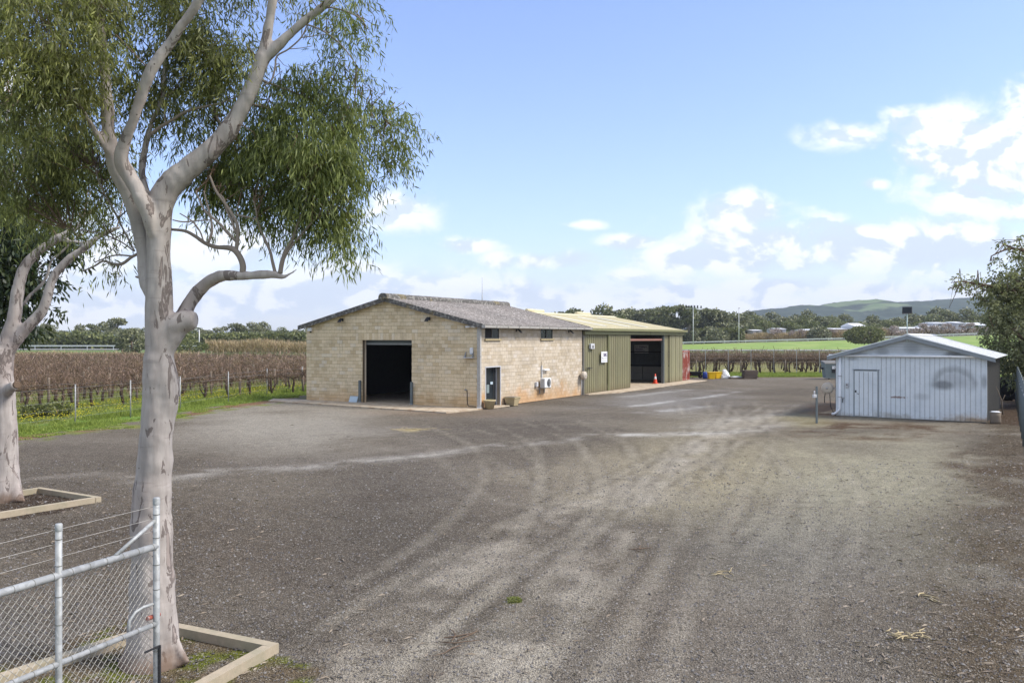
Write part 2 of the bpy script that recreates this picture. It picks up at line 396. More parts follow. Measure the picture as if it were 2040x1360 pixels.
M_dark = mat('black_plastic', None, .6, .3, 0, (.03, .03, .033))
M_rubber = mat('rubber', None, .9, .15, 0, (.022, .022, .024))
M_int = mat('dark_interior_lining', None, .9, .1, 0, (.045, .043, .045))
M_intg = mat('interior_cladding', None, .8, .1, 0, (.14, .155, .165))
M_steelgrey = mat('steel_grey_paint', None, .6, .3, 0, (.13, .155, .16))
M_concrete = mat('concrete', lambda t, b: (lambda P: (t.put(b.inputs['Base Color'], t.mix(t.ss(t.noise(P, 2.2, 6, .7), .42, .68), t.mix(t.noise(P, 12, 4, .7), (.52, .45, .34), (.42, .35, .26)), (.30, .21, .14)))))(geo(t).outputs['Position']), rough=.9, spec=.15)
M_panelc = mat('precast_panel', None, .9, .1, 0, (.40, .39, .37))
def m_glass(t, b):
    b.inputs['Roughness'].default_value = .22; P = geo(t).outputs['Position']
    t.put(b.inputs['Base Color'], t.mix(t.noise(P, 2, 2), (.010, .014, .018), (.030, .038, .044)))
M_glass = mat('window_glass', m_glass, spec=.3)
def m_bark(t, b):
    Oc = t.new('ShaderNodeTexCoord').outputs['Object']; P = t.scl(Oc, (1, 1, .30)); g = geo(t)
    n = t.noise(P, 6.5, 7, .6, dist=.9); n2 = t.noise(t.scl(Oc, (1, 1, .15)), 9, 6, .65); n3 = t.noise(Oc, 1.1, 3, .5); v = t.voro(Oc, 9)
    nx = t.sep(g.outputs['Normal'])[0]
    c = t.mix(t.ss(n2, .3, .72), (.42, .38, .35), (.29, .26, .24))
    c = t.mix(t.m('MULTIPLY', t.ss(n3, .45, .7), .5), c, (.36, .29, .265)); ring = t.noise(t.scl(Oc, (1.2, 1.2, 9)), 2.2, 4, .6); c = t.mix(t.m('MULTIPLY', t.ss(ring, .58, .72), .35), c, (.20, .17, .155))
    thr = t.m('ADD', n, t.m('MULTIPLY', t.m('SUBTRACT', n3, .5), .35))
    thr = t.m('ADD', thr, t.m('MULTIPLY_ADD', nx, .045, -.012)); edge = t.ss(thr, .582, .590); c = t.mix(t.m('MULTIPLY', edge, .85), c, t.mix(n2, (.105, .085, .078), (.17, .14, .125)))
    c = t.mix(t.m('MULTIPLY', t.ss(thr, .650, .658), .8), c, (.33, .28, .255))
    spots = t.m('MULTIPLY', t.ss(v, .10, .06), t.ss(t.noise(Oc, 5, 3), .52, .6)); c = t.mix(spots, c, (.07, .055, .045))
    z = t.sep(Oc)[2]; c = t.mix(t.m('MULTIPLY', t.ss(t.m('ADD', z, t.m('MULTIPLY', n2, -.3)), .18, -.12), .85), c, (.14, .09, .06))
    t.put(b.inputs['Base Color'], c); bump(t, b, t.m('ADD', t.m('MULTIPLY', n2, .6), t.m('MULTIPLY', edge, -.5)), .45, .02)
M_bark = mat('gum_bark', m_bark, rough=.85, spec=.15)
M_branch = mat('branch_bark', None, .85, .15, 0, (.27, .225, .19))
M_twig = mat('twig_bark', None, .9, .1, 0, (.17, .12, .085))
M_barkfar = mat('pale_far_bark', None, .9, .1, 0, (.30, .26, .22))
def leafmat(name, c0, c1, c2, c3=(.28, .17, .07), fac=.3):
    def fn(t, b):
        r = geo(t).outputs['Random Per Island']; Pn = t.noise(geo(t).outputs['Position'], 1.6, 3, .5)
        r2 = t.m('ADD', t.m('MULTIPLY', r, .75), t.m('MULTIPLY', t.m('SUBTRACT', Pn, .5), .9))
        c = t.ramp(r2, [(0, c0), (.45, c1), (.85, c2), (1, c3)])
        t.put(b.inputs['Base Color'], c); b.inputs['Roughness'].default_value = .5; b.inputs['Specular IOR Level'].default_value = .35
        tr = t.new('ShaderNodeBsdfTranslucent'); t.put(tr.inputs[0], t.mix(.3, c, (.35, .42, .05)))
        mxx = t.new('ShaderNodeMixShader'); mxx.inputs[0].default_value = fac; t.l.new(b.outputs[0], mxx.inputs[1]); t.l.new(tr.outputs[0], mxx.inputs[2])
        o = [x for x in t.n if x.type == 'OUTPUT_MATERIAL'][0]; t.l.new(mxx.outputs[0], o.inputs[0])
    return mat(name, fn)
M_leaf = leafmat('gum_leaves', (.062, .066, .026), (.18, .19, .07), (.40, .42, .13), (.42, .30, .10), .42)
M_leafw = leafmat('weeping_gum_leaves', (.05, .068, .024), (.165, .20, .065), (.37, .41, .13), (.42, .34, .13), .42)
M_leafd = leafmat('dark_needle_leaves', (.010, .022, .010), (.022, .038, .014), (.05, .065, .02), (.07, .06, .02), .15)
M_leafr = leafmat('olive_bush_leaves', (.11, .12, .06), (.25, .26, .14), (.41, .42, .25), (.46, .32, .17), .45)
M_leaff = leafmat('far_gum_leaves', (.085, .092, .055), (.19, .20, .11), (.34, .33, .19), (.36, .31, .19), .15)
M_leaff2 = leafmat('far_green_leaves', (.06, .072, .028), (.14, .155, .055), (.24, .25, .09), (.25, .24, .11), .2)
M_bloss = leafmat('blossom', (.16, .11, .09), (.34, .27, .26), (.62, .55, .56), (.75, .68, .68), .2)
M_reed = leafmat('dry_reeds', (.24, .17, .10), (.40, .30, .17), (.58, .46, .28), (.64, .54, .36), .2)
M_grass = leafmat('lush_grass', (.12, .17, .03), (.25, .32, .06), (.42, .48, .11), (.55, .55, .18), .3)
M_grassdry = leafmat('olive_grass', (.12, .14, .04), (.2, .22, .06), (.3, .30, .09), (.4, .36, .13), .3)
M_yflower = mat('yellow_flower', None, .7, .2, 0, (.80, .68, .04))
M_cane = leafmat('vine_canes', (.055, .032, .022), (.18, .11, .078), (.42, .30, .21), (.72, .60, .47), .1)
M_vtrunk = mat('vine_trunk', None, .95, .1, 0, (.075, .055, .042))
M_wood = mat('weathered_timber', lambda t, b: (lambda P: (t.put(b.inputs['Base Color'], t.mix(t.ss(t.noise(P, 3, 6, .7), .35, .7), t.mix(t.noise(P, 18, 5, .75), (.50, .42, .31), (.28, .23, .165)), (.30, .27, .19)))))(geo(t).outputs['Position']), rough=.9, spec=.15)
M_pallet = mat('old_dark_timber', None, .9, .1, 0, (.17, .135, .11))
M_post = mat('grey_timber_post', None, .9, .1, 0, (.20, .165, .13))
M_stone = leafmat('loose_stones', (.07, .063, .06), (.14, .13, .122), (.26, .245, .225), (.5, .47, .42), 0.0)
M_litter = leafmat('bark_litter', (.08, .06, .045), (.18, .14, .10), (.33, .27, .20), (.50, .44, .35), .1)
M_yellow = mat('yellow_plastic', None, .5, .4, 0, (.80, .50, .01))
M_blue = mat('blue_plastic', None, .5, .4, 0, (.03, .07, .35))
M_orange = mat('orange_plastic', None, .5, .4, 0, (.75, .07, .02))
def m_cont(t, b):
    P = geo(t).outputs['Position']; n = t.noise(t.scl(P, (1, 1, .35)), 2.2, 6, .7)
    t.put(b.inputs['Base Color'], t.mix(t.ss(n, .5, .62), (.30, .075, .05), (.55, .47, .43)))
M_cont = mat('rusty_red_container', m_cont, rough=.7)
M_bin = mat('grey_green_bin', None, .6, .3, 0, (.22, .27, .27))
M_beige = mat('beige_plastic', None, .5, .3, 0, (.52, .46, .38))
M_pot = mat('sandy_pot', None, .9, .1, 0, (.46, .38, .23))
M_pole = mat('light_pole', None, .5, .3, 0, (.62, .63, .63))
M_asph = mat('asphalt', None, .9, .2, 0, (.30, .29, .29))
M_barrier = mat('barrier_steel', None, .5, .3, 0, (.62, .63, .65))
M_rustb = mat('pink_primer_beam', None, .7, .2, 0, (.42, .22, .17))
M_teal = mat('teal_roof', None, .6, .3, 0, (.50, .62, .60))
M_navy = mat('navy_ink', None, .6, .3, 0, (.05, .03, .13))
M_bluesheet = mat('pale_blue_board', None, .5, .3, 0, (.45, .55, .62))
M_signg = mat('off_white_sign', None, .6, .2, 0, (.55, .56, .58))
# ------------------------------------------------------------------ ground
def seg_dist(x, y, pts):
    best = np.full(x.shape, 1e9)
    for (ax, ay), (bx, by) in zip(pts[:-1], pts[1:]):
        dx, dy = bx-ax, by-ay; L = dx*dx+dy*dy+1e-9
        t = np.clip(((x-ax)*dx+(y-ay)*dy)/L, 0, 1)
        best = np.minimum(best, np.hypot(x-ax-t*dx, y-ay-t*dy))
    return best
def smooth_path(pts, rad, sub=5):
    P = [Vector(p) for p in pts]; n = len(P); op = []; orr = []
    for i in range(n-1):
        p0, p1, p2, p3 = P[max(i-1, 0)], P[i], P[i+1], P[min(i+2, n-1)]
        for k in range(sub):
            t = k/sub; t2, t3 = t*t, t*t*t
            op.append(.5*((2*p1)+(p2-p0)*t+(2*p0-5*p1+4*p2-p3)*t2+(3*p1-p0-3*p2+p3)*t3)); orr.append(rad[i]*(1-t)+rad[i+1]*t)
    op.append(P[-1]); orr.append(rad[-1]); return op, orr
def gline(pts): return [tuple(GP(*p)[:2]) for p in pts]
VD = np.array([.559, .829]); VN = np.array([-.829, .559])       # vine row direction, left normal
EDGE = gline([(-160, 925), (0, 884), (150, 864), (280, 851), (430, 818), (600, 794)]) + [(-10.5, 62), (0, 84), (6, 92)]
def edge_x(y):                                                  # gravel edge X for each Y
    ys = np.array([p[1] for p in EDGE]); xs = np.array([p[0] for p in EDGE]); o = np.argsort(ys)
    return np.interp(y, ys[o], xs[o], left=-24, right=10)
C0 = np.array([-1.72, 44.9]); UV = np.array([-.866, .5]); VV = np.array([.5, .866])   # workshop corner, along front, along side
def ground_albedo(x, y):
    n1 = fbm(x*.35, y*.35, 5, 1); n2 = fbm(x*1.3, y*1.3, 4, 2); n3 = fbm(x*.12+7, y*.12, 4, 3)
    px = CX+F*x/np.maximum(y, 1); py = HY+H*F/np.maximum(y, 1)
    c = np.empty(x.shape+(3,)); c[...] = (.186, .160, .130)
    def mixc(mask, col):
        m_ = np.clip(mask, 0, 1)[..., None]; c[...] = c*(1-m_)+np.array(col)*m_
    mixc(sst(n1, .35, .7)*.6, (.225, .198, .172)); mixc(sst(n3, .45, .65)*.4, (.112, .094, .08))
    E = lambda cx, cy, rx, ry: np.clip(1.25-np.hypot((px-cx)/rx, (py-cy)/ry)+(n1-.5)*1.2, 0, 1)
    # broad zones of paler or darker gravel
    mixc(E(560, 850, 230, 60)*.75, (.33, .305, .265)); mixc(E(1250, 1010, 170, 60)*.4, (.24, .225, .185))
    mixc(E(1400, 950, 330, 110)*.85, (.33, .29, .20)); mixc(E(1750, 960, 260, 110)*.8, (.33, .31, .23)); mixc(E(1120, 960, 230, 90)*.45, (.27, .235, .19))
    mixc(E(1560, 1080, 250, 110)*.5, (.25, .245, .215)); mixc(E(1900, 1080, 160, 130)*.35, (.2, .19, .14))
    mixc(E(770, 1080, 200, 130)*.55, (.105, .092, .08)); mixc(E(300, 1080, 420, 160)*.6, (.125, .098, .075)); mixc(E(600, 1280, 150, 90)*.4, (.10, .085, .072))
    mixc(E(1100, 850, 330, 26)*.35, (.125, .11, .105)); mixc(E(1000, 1260, 200, 130)*.3, (.22, .205, .18))
    mixc(E(1330, 800, 170, 26)*.45, (.30, .30, .31)); mixc(E(1790, 1300, 300, 130)*.35, (.12, .112, .10))  # first zone: wet bluish shine by the olive shed, painted pale
    mixc(E(900, 822, 150, 9)*.45, (.27, .18, .12)); mixc(E(1020, 1197, 17, 6)*.8, (.17, .20, .04)); mixc(E(820, 857, 16, 4)*.6, (.50, .42, .2))
    # wheel tracks: broad worn bands and wet shine painted pale, then paired thin ruts with a dark thrown edge
    T = [([(600, 1420), (728, 1345), (822, 1260), (900, 1164), (1026, 1075), (1112, 1030), (1210, 985), (1330, 930), (1440, 870), (1560, 815)], .55, .75, (.36, .325, .275)),
         ([(940, 1420), (1010, 1345), (1082, 1249), (1150, 1164), (1214, 1078), (1265, 1019), (1325, 942), (1397, 878), (1470, 830)], .5, .75, (.37, .335, .285)),
         ([(300, 960), (430, 940), (600, 930), (834, 908), (984, 891), (1090, 880), (1197, 867), (1397, 862), (1500, 857), (1575, 842)], .6, .65, (.42, .40, .375)),
         ([(1090, 882), (1197, 868), (1397, 863), (1500, 857)], .5, .45, (.52, .51, .49)),
         ([(40, 955), (180, 945), (300, 952), (420, 965)], .4, .45, (.34, .31, .28)),
         ([(1240, 812), (1330, 800), (1400, 792), (1470, 780)], .35, .6, (.47, .47, .48)), ([(1290, 822), (1380, 812), (1450, 808)], .5, .5, (.44, .44, .45)), ([(1240, 790), (1300, 784), (1370, 776)], .5, .45, (.40, .40, .41)),  # shine of wet ground near the olive shed, put into the colour
         ([(1380, 850), (1450, 835), (1520, 830), (1580, 825)], .8, .45, (.38, .36, .33)), ([(1450, 830), (1560, 810), (1680, 795)], .8, .35, (.2, .19, .18)),
         ([(1360, 762), (1450, 775), (1500, 778), (1540, 776)], .2, .6, (.09, .08, .07)), ([(1350, 862), (1450, 860), (1540, 861)], .08, .6, (.08, .07, .065)), ([(1130, 952), (1250, 953), (1400, 962)], .06, .5, (.1, .09, .08)), ([(600, 935), (900, 905), (1000, 905)], .07, .5, (.09, .08, .07))]
    for pts, wd, k, col in T:
        d = seg_dist(x+(n2-.5)*.5, y+(n1-.5)*.9, gline(pts))
        mixc(np.exp(-(d/wd)**2)*k*sst(n2*.7+n1*.5, .36, .75)*1.1, col)
    PR = [([(560, 1440), (700, 1310), (850, 1190), (1060, 1060), (1250, 965), (1450, 868), (1560, 805)], .8), ([(820, 1440), (960, 1300), (1080, 1190), (1240, 1050), (1370, 930), (1470, 840), (1480, 800)], .9),
          ([(980, 1440), (1180, 1180), (1290, 1040), (1360, 940), (1400, 860), (1380, 800)], .9), ([(1120, 1440), (1260, 1200), (1360, 1060), (1440, 950), (1500, 870), (1500, 815)], .6),
          ([(880, 845), (980, 885), (1020, 940), (1000, 1000), (930, 1080), (800, 1170)], .75), ([(1010, 842), (1105, 885), (1135, 950), (1110, 1015), (1040, 1100)], .75), ([(1120, 838), (1200, 885), (1220, 955), (1190, 1040), (1110, 1130)], .7),
          ([(1220, 835), (1290, 880), (1310, 950), (1270, 1050), (1160, 1180)], .6), ([(1480, 850), (1590, 900), (1640, 970), (1620, 1060), (1540, 1150)], .6), ([(1400, 860), (1500, 925), (1545, 1000), (1500, 1090)], .5),
          ([(1340, 900), (1420, 960), (1560, 990), (1700, 985), (1800, 950)], .4), ([(350, 900), (600, 880), (850, 862), (1100, 838), (1300, 812)], .4), ([(1300, 1000), (1180, 1010), (1050, 990), (960, 940), (900, 890)], .45), ([(1500, 1440), (1480, 1250), (1540, 1090), (1650, 990), (1750, 930)], .35)]
    for pts, k in PR:
        P_ = [Vector((*p, 0)) for p in gline(pts)]; sp_, _ = smooth_path(P_, [0]*len(P_), 4)
        for s_ in (-.78, .78):
            ln = []
            for i, p in enumerate(sp_):
                q = sp_[min(i+1, len(sp_)-1)]-sp_[max(i-1, 0)]; q.normalize(); ln.append((p.x-q.y*s_, p.y+q.x*s_))
            d = seg_dist(x+(n2-.5)*.12, y+(n1-.5)*.2, ln); br = sst(fbm(x*.8+s_*5, y*.5, 3, 17)+.15*n2, .34, .62)
            fd = sst(y, 62, 44); mixc(np.exp(-(d/.15)**2)*k*.42*br*fd, (.33, .30, .25)); mixc(np.exp(-((d-.27)/.08)**2)*k*.30*br*fd, (.10, .083, .068))
    # leaf litter and stained earth
    lit = sst(n2*.6+n1*.5, .5, .72)
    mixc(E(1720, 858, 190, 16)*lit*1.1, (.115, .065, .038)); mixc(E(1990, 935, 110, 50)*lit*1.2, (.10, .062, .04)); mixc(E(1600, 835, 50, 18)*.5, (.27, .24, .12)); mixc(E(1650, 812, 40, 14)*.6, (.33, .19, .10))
    fx = 20.2+(y-33.9)*.577
    mixc(sst(x, fx-2.4, fx-.6)*sst(n2, .25, .5)*.8, (.13, .10, .068)); mixc(sst(x, 12.5+y*.21, 15.5+y*.21)*(y < 33)*lit*.45, (.17, .16, .08))
    mixc(sst(y, 6.0, 2.0)*.2, (.1, .09, .08))
    # planting square round the near tree
    sq = (np.abs((x+4.1)*.906+(y-9.4)*(-.42)) < 1.75)*(np.abs((x+4.6)*.5+(y-8.9)*.86) < 1.9)
    mixc(sq*sst(n2, .2, .5)*.8, (.16, .12, .075)); mixc(sq*sst(fbm(x*2.2, y*2.2, 4, 9), .52, .62)*.9, (.15, .17, .03))
    sq2 = (np.hypot(x+11.3, y-19.0) < 1.75); mixc(sq2*.8, (.075, .05, .035))
    # left verge: gravel edge, rough dirt strip, lush grass, vineyard floor
    ex = edge_x(y)+(n2-.5)*1.3+(n1-.5)*1.0; d = ex-x
    mixc(sst(d, -.6, .1)*sst(n2, .42, .56), (.20, .23, .06)); mixc(sst(d, .1, .5)*sst(n1, .42, .6), (.22, .13, .075))
    mixc(sst(d, 1.3, 1.8), (.15, .25, .04)); mixc(sst(d, 4.0, 5.2), (.20, .235, .06)); mixc(sst(d, 6, 8)*sst(n2, .45, .6)*.6, (.27, .26, .10))
    # far end of the yard: verge before the right-hand vines
    yb = 80.5+(n2-.5)*1.6+np.maximum(0, (30-x))*.03; dv = sst(y, yb, yb+.5)*(x > 12)
    mixc(sst(y, yb-2.2, yb-.4)*(x > 12)*sst(n2, .38, .6)*.7, (.24, .17, .10)); mixc(dv, (.16, .235, .045)); mixc(dv*sst(y, 86, 88.5)*.8, (.30, .28, .13))
    # worn earth beside the pale shed
    sx_, sy_ = x-15.56, y-41.0; lx = sx_*.8387-sy_*.5446; ly = sx_*.5446+sy_*.8387
    mixc(sst(lx, 6.0, 6.8)*(ly > -.6)*(ly < 22)*.9, (.10, .065, .045))
    mixc(np.exp(-(np.hypot(lx+.6, ly-.8)/1.0)**2)*.7, (.33, .2, .11))
    c *= np.array([.94, .935, .885]); lm = c.mean(-1, keepdims=True); far = (d < 0)[..., None]; c[...] = np.where(far, np.clip(c*(lm/.20)**.35, 0, .6), c)
    return c
NU, NV = 400, 420
uu = np.linspace(-.95, .95, NU); vv = np.exp(np.linspace(math.log(2.2), math.log(150), NV))
U, V = np.meshgrid(uu, vv); GX = U*(V+9); GY = V.copy()
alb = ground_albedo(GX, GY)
GZ = (fbm(GX*.5, GY*.5, 3, 5)-.5)*.035+(fbm(GX*3, GY*3, 2, 6)-.5)*.012
inside_b = (((GX-C0[0])*VV[0]+(GY-C0[1])*VV[1]) > -4.2)*(((GX-C0[0])*UV[0]+(GY-C0[1])*UV[1]) > -1.4)*(GY > 40)
GZ = np.where(inside_b, np.minimum(GZ, 0)-.02, GZ)
idx = np.arange(NU*NV).reshape(NV, NU)
fc = np.stack([idx[:-1, :-1], idx[:-1, 1:], idx[1:, 1:], idx[1:, :-1]], -1).reshape(-1, 4)
me = np_mesh('ground', np.stack([GX, GY, GZ], -1).reshape(-1, 3), fc, smooth=True)
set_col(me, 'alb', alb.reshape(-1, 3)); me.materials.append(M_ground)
struct(link('ground', me))
MB().add([(-6000, -200, -.12), (6000, -200, -.12), (6000, 9000, -.12), (-6000, 9000, -.12)], [(0, 1, 2, 3)]).build('far_ground', M_far)
struct(bpy.data.objects['far_ground'])

# far terrain: raised grass embankment with the upper road on it (right), lower road, left motorway
def upper_z(X): return np.interp(X, [-60, 20, 66, 132, 182, 400], [0, .0, 1.05, 2.75, 4.6, 8.0])
ex_ = np.linspace(20, 460, 80); ey_ = np.array([278, 290, 300, 312, 322, 328, 360, 520])
fz = np.array([-.1, .15, .45, .75, .95, 1.0, 1.0, 1.0])
vs = [(x, y, (upper_z(x)*f-.1*(f < .1)) if f > 0 else -.12) for y, f in zip(ey_, fz) for x in ex_]
idx = np.arange(len(vs)).reshape(len(ey_), len(ex_))
fc = np.stack([idx[:-1, :-1], idx[:-1, 1:], idx[1:, 1:], idx[1:, :-1]], -1).reshape(-1, 4)
me = np_mesh('embankment', vs, fc, True); me.materials.append(M_emb); struct(link('embankment', me))
mb = MB(); xs = np.linspace(20, 460, 60)
for a, b_ in zip(xs[:-1], xs[1:]):
    za, zb = upper_z(a), upper_z(b_); mb.add([(a, 329, za+.06), (b_, 329, zb+.06), (b_, 337, zb+.08), (a, 337, za+.08)], [(0, 1, 2, 3)])
struct(mb.build('upper_road', M_asph))
mb = MB(); mb.box(14, 460, 246, 262, -.1, .02); struct(mb.build('lower_road', M_asph))
mb = MB(); mb.box(-330, -20, 262, 276, -.1, .1); struct(mb.build('motorway', M_asph))
EMBZ = lambda X: float(upper_z(X))

def guard_rail(name, x0, x1, y, zf, label, step=8, hh=1.0):
    t = thing(name, label, 'guard rail', (x0, y, 0))
    n = int((x1-x0)/step); mb = MB()
    for i in range(n):
        a, b_ = i*step, (i+1)*step; mb.obox((a, 0, zf(x0+a)+hh-.2), (b_, 0, zf(x0+b_)+hh-.2), .08, .42)
    mb.build('rail', M_barrier, t); pm = None
    for i in range(n+1):
        o = MB().box(-.08, .08, .05, .2, -.2, hh).build('post', M_barrier, t) if pm is None else link('post', pm, None, t)
        pm = o.data; o.location = (i*step, 0, zf(x0+i*step))
guard_rail('guard_rail', 34, 210, 328.5, EMBZ, 'long steel guard rail along the upper road above the bright green bank')
guard_rail('guard_rail', -250, -70, 261, lambda x: .1, 'white steel barrier along the motorway behind the left vineyard', hh=1.3)

# hills
def hills(name, prof, Y0, Y1, seed):
    xs = np.linspace(prof[0][0], prof[-1][0], 220); hs = np.interp(xs, [p[0] for p in prof], [p[1] for p in prof])
    ys = np.linspace(0, 1, 26); vs = []
    for t in ys:
        Y = Y0+(Y1-Y0)*t
        for x, h in zip(xs, hs):
            z = (HY-h)*Y1/F+H; k = sst(np.array(t), 0, .95)
            X = (x-CX)*Y1/F; nz_ = (fbm(np.array(X*.004), np.array(Y*.006), 5, seed)-.5)*22*k*(1-t**3)
            vs.append((X, Y, max(-2, z*float(k)+float(nz_)+(fbm(np.array(X*.03), np.array(Y*.03), 3, 3)-.5)*9*float(k))))
    idx = np.arange(len(vs)).reshape(26, 220); fc = np.stack([idx[:-1, :-1], idx[:-1, 1:], idx[1:, 1:], idx[1:, :-1]], -1).reshape(-1, 4)
    me = np_mesh(name, vs, fc, True); me.materials.append(M_hills); return struct(link(name, me))
hills('hills', [(1380, 655), (1460, 632), (1500, 620), (1560, 613), (1585, 611), (1610, 614), (1650, 604), (1700, 600), (1712, 602), (1740, 606), (1800, 602), (1860, 598), (1960, 592), (2040, 590), (2200, 596), (2500, 620)], 1500, 2600, 21)
hills('distant_hills', [(-300, 664), (60, 664), (160, 658), (200, 660), (260, 654), (310, 656), (420, 662), (560, 658), (640, 662), (900, 668)], 5200, 7000, 33)

# ------------------------------------------------------------------ block workshop
WS_RZ = math.radians(60)                       # local x runs away along the side wall, local y runs left along the front
ws = thing('block_workshop', 'tan concrete block workshop with low gabled grey fibro roof and open roller doorway', 'workshop', (C0[0], C0[1], 0), WS_RZ)
LW, LD, EZ, AZ = 12.2, 12.6, 4.40, 5.86
def topz(y): return EZ+(AZ-EZ)*(1-abs(y-LW/2)/(LW/2))
D0, D1, DZ = 4.41, 7.90, 3.6
# cores
fw = MB().prism([(0, 0), (D0, 0), (D0, DZ), (D1, DZ), (D1, 0), (LW, 0), (LW, EZ-.02), (LW/2, AZ-.02), (0, EZ-.02)], 'x', .02, .20).build('front_wall', M_mortar, ws)
fw2 = fw
SD0, SD1, SDZ = .64, 2.14, 2.14
W1, W2 = (.55, 2.04, 3.68, 4.26), (6.85, 8.41, 3.68, 4.26)
sw = MB()
sw.box(.2, SD0, .02, .2, 0, SDZ); sw.box(SD1, LD, .02, .2, 0, SDZ)
sw.box(.2, LD, .02, .2, SDZ, 3.68); sw.box(.2, W1[0], .02, .2, 3.68, EZ-.02); sw.box(W1[1], W2[0], .02, .2, 3.68, EZ-.02); sw.box(W2[1], LD, .02, .2, 3.68, EZ-.02); sw.box(W1[0], W1[1], .02, .2, 4.26, EZ-.02); sw.box(W2[0], W2[1], .02, .2, 4.26, EZ-.02)
sw = sw.build('side_wall', M_mortar2, ws)
iw = MB(); iw.box(.2, LD, LW-.2, LW, 0, EZ-.02); iw.prism([(0.2, 0), (LW-.2, 0), (LW-.2, EZ), (LW/2, AZ-.05), (.2, EZ)], 'x', LD-.2, LD)
iw.build('rear_wall', M_mortar, ws)
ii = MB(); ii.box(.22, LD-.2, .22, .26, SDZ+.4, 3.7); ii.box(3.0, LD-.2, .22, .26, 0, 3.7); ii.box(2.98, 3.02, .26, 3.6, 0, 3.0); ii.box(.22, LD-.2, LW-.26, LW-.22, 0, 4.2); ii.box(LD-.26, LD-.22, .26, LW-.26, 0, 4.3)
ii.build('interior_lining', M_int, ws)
MB().box(-.0, LD-.2, .2, LW-.2, -.05, .03).build('floor_slab', M_concrete, ws)
# ends of the wall at the door (reveals) are block-coloured
MB().box(.052, .34, D0-.12, D0-.002, 0, DZ).build('door_reveal', M_block, ws); MB().box(.052, .34, D1+.002, D1+.12, 0, DZ).build('door_reveal', M_block, ws)
def clip(poly, a, b, c):                        # keep a*x+b*y<=c
    o = []
    for i in range(len(poly)):
        p, q = poly[i], poly[(i+1) % len(poly)]; dp, dq = a*p[0]+b*p[1]-c, a*q[0]+b*q[1]-c
        if dp <= 0: o.append(p)
        if (dp < 0) != (dq < 0):
            t = dp/(dp-dq); o.append((p[0]+(q[0]-p[0])*t, p[1]+(q[1]-p[1])*t))
    return o
BW, BH, J = .40, .20, .011
sl = (AZ-EZ)/(LW/2)
pieces = []
for r in range(31):
    z0 = r*BH; off = (r % 2)*BW/2; k = -1
    y = -off
    while y < LW:
        a, b_ = max(0, y), min(LW, y+BW); y += BW
        if b_-a < .06: continue
        segs = [(a, b_)]
        if z0 < DZ-.01:
            segs = [(max(a, s0), min(b_, s1)) for s0, s1 in ((0, D0), (D1, LW)) if min(b_, s1)-max(a, s0) > .05]
        elif z0 < DZ+.39:
            segs = [(max(a, s0), min(b_, s1)) for s0, s1 in ((0, 4.0), (8.4, LW)) if min(b_, s1)-max(a, s0) > .05]
        for s0, s1 in segs:
            poly = [(s0+J/2, z0+J/2), (s1-J/2, z0+J/2), (s1-J/2, z0+BH-J/2), (s0+J/2, z0+BH-J/2)]
            poly = clip(poly, -sl, 1, EZ-.02); poly = clip(poly, sl, 1, EZ-.02+sl*LW) if poly else poly
            if len(poly) >= 3 and max(p[1] for p in poly)-min(p[1] for p in poly) > .02: pieces.append((s0, z0, poly))
for i in range(22):
    a = 4.0+i*.2; pieces.append((a, DZ, [(a+J/2, DZ+J/2), (a+.2-J/2, DZ+J/2), (a+.2-J/2, DZ+.4-J/2), (a+J/2, DZ+.4-J/2)]))
pieces.sort(key=lambda p: p[0])
full_me = None; rest = MB()
for i, (s0, z0, poly) in enumerate(pieces):
    pr = R.uniform(0, .005)
    if i < 300:
        w0 = max(p[0] for p in poly)-min(p[0] for p in poly)
        if len(poly) == 4 and abs(w0-(BW-J)) < .003 and abs(poly[2][1]-poly[0][1]-(BH-J)) < .003:
            if full_me is None:
                o = MB().prism([(0, 0), (BW-J, 0), (BW-J, BH-J), (0, BH-J)], 'x', 0, .05).build('block', M_block, fw); full_me = o.data
            else: o = link('block', full_me, None, fw)
            o.location = (-pr, poly[0][0], poly[0][1])
        else:
            y0, zz = poly[0]; o = MB().prism([(p[0]-y0, p[1]-zz) for p in poly], 'x', 0, .05).build('block', M_block, fw); o.location = (-pr, y0, zz)
    else: rest.prism(poly, 'x', -pr, .05)
stuff(rest.build('blocks', M_block, fw))
srest = MB()
for r in range(22):
    z0 = r*BH; x = 0 if r % 2 else -.2
    while x < LD:
        a, b_ = max(.002 if r % 2 else .002, x), min(LD, x+BW); x += BW
        holes = [(SD0-.06, SD1+.06)] if z0 < SDZ else ([(W1[0], W1[1]), (W2[0], W2[1])] if 3.5 < z0 < 4.25 else [])
        segs = [(a, b_)]
        for h0, h1 in holes:
            ns = []
            for s0, s1 in segs:
                if s1 <= h0 or s0 >= h1: ns.append((s0, s1)); continue
                if s0 < h0: ns.append((s0, h0))
                if s1 > h1: ns.append((h1, s1))
            segs = ns
        for s0, s1 in segs:
            if s1-s0 > .03: srest.box(s0+J/2, s1-J/2, -R.uniform(0, .005), .05, z0+J/2, min(z0+BH-J/2, EZ-.03))
stuff(srest.build('blocks', M_block_side, sw))
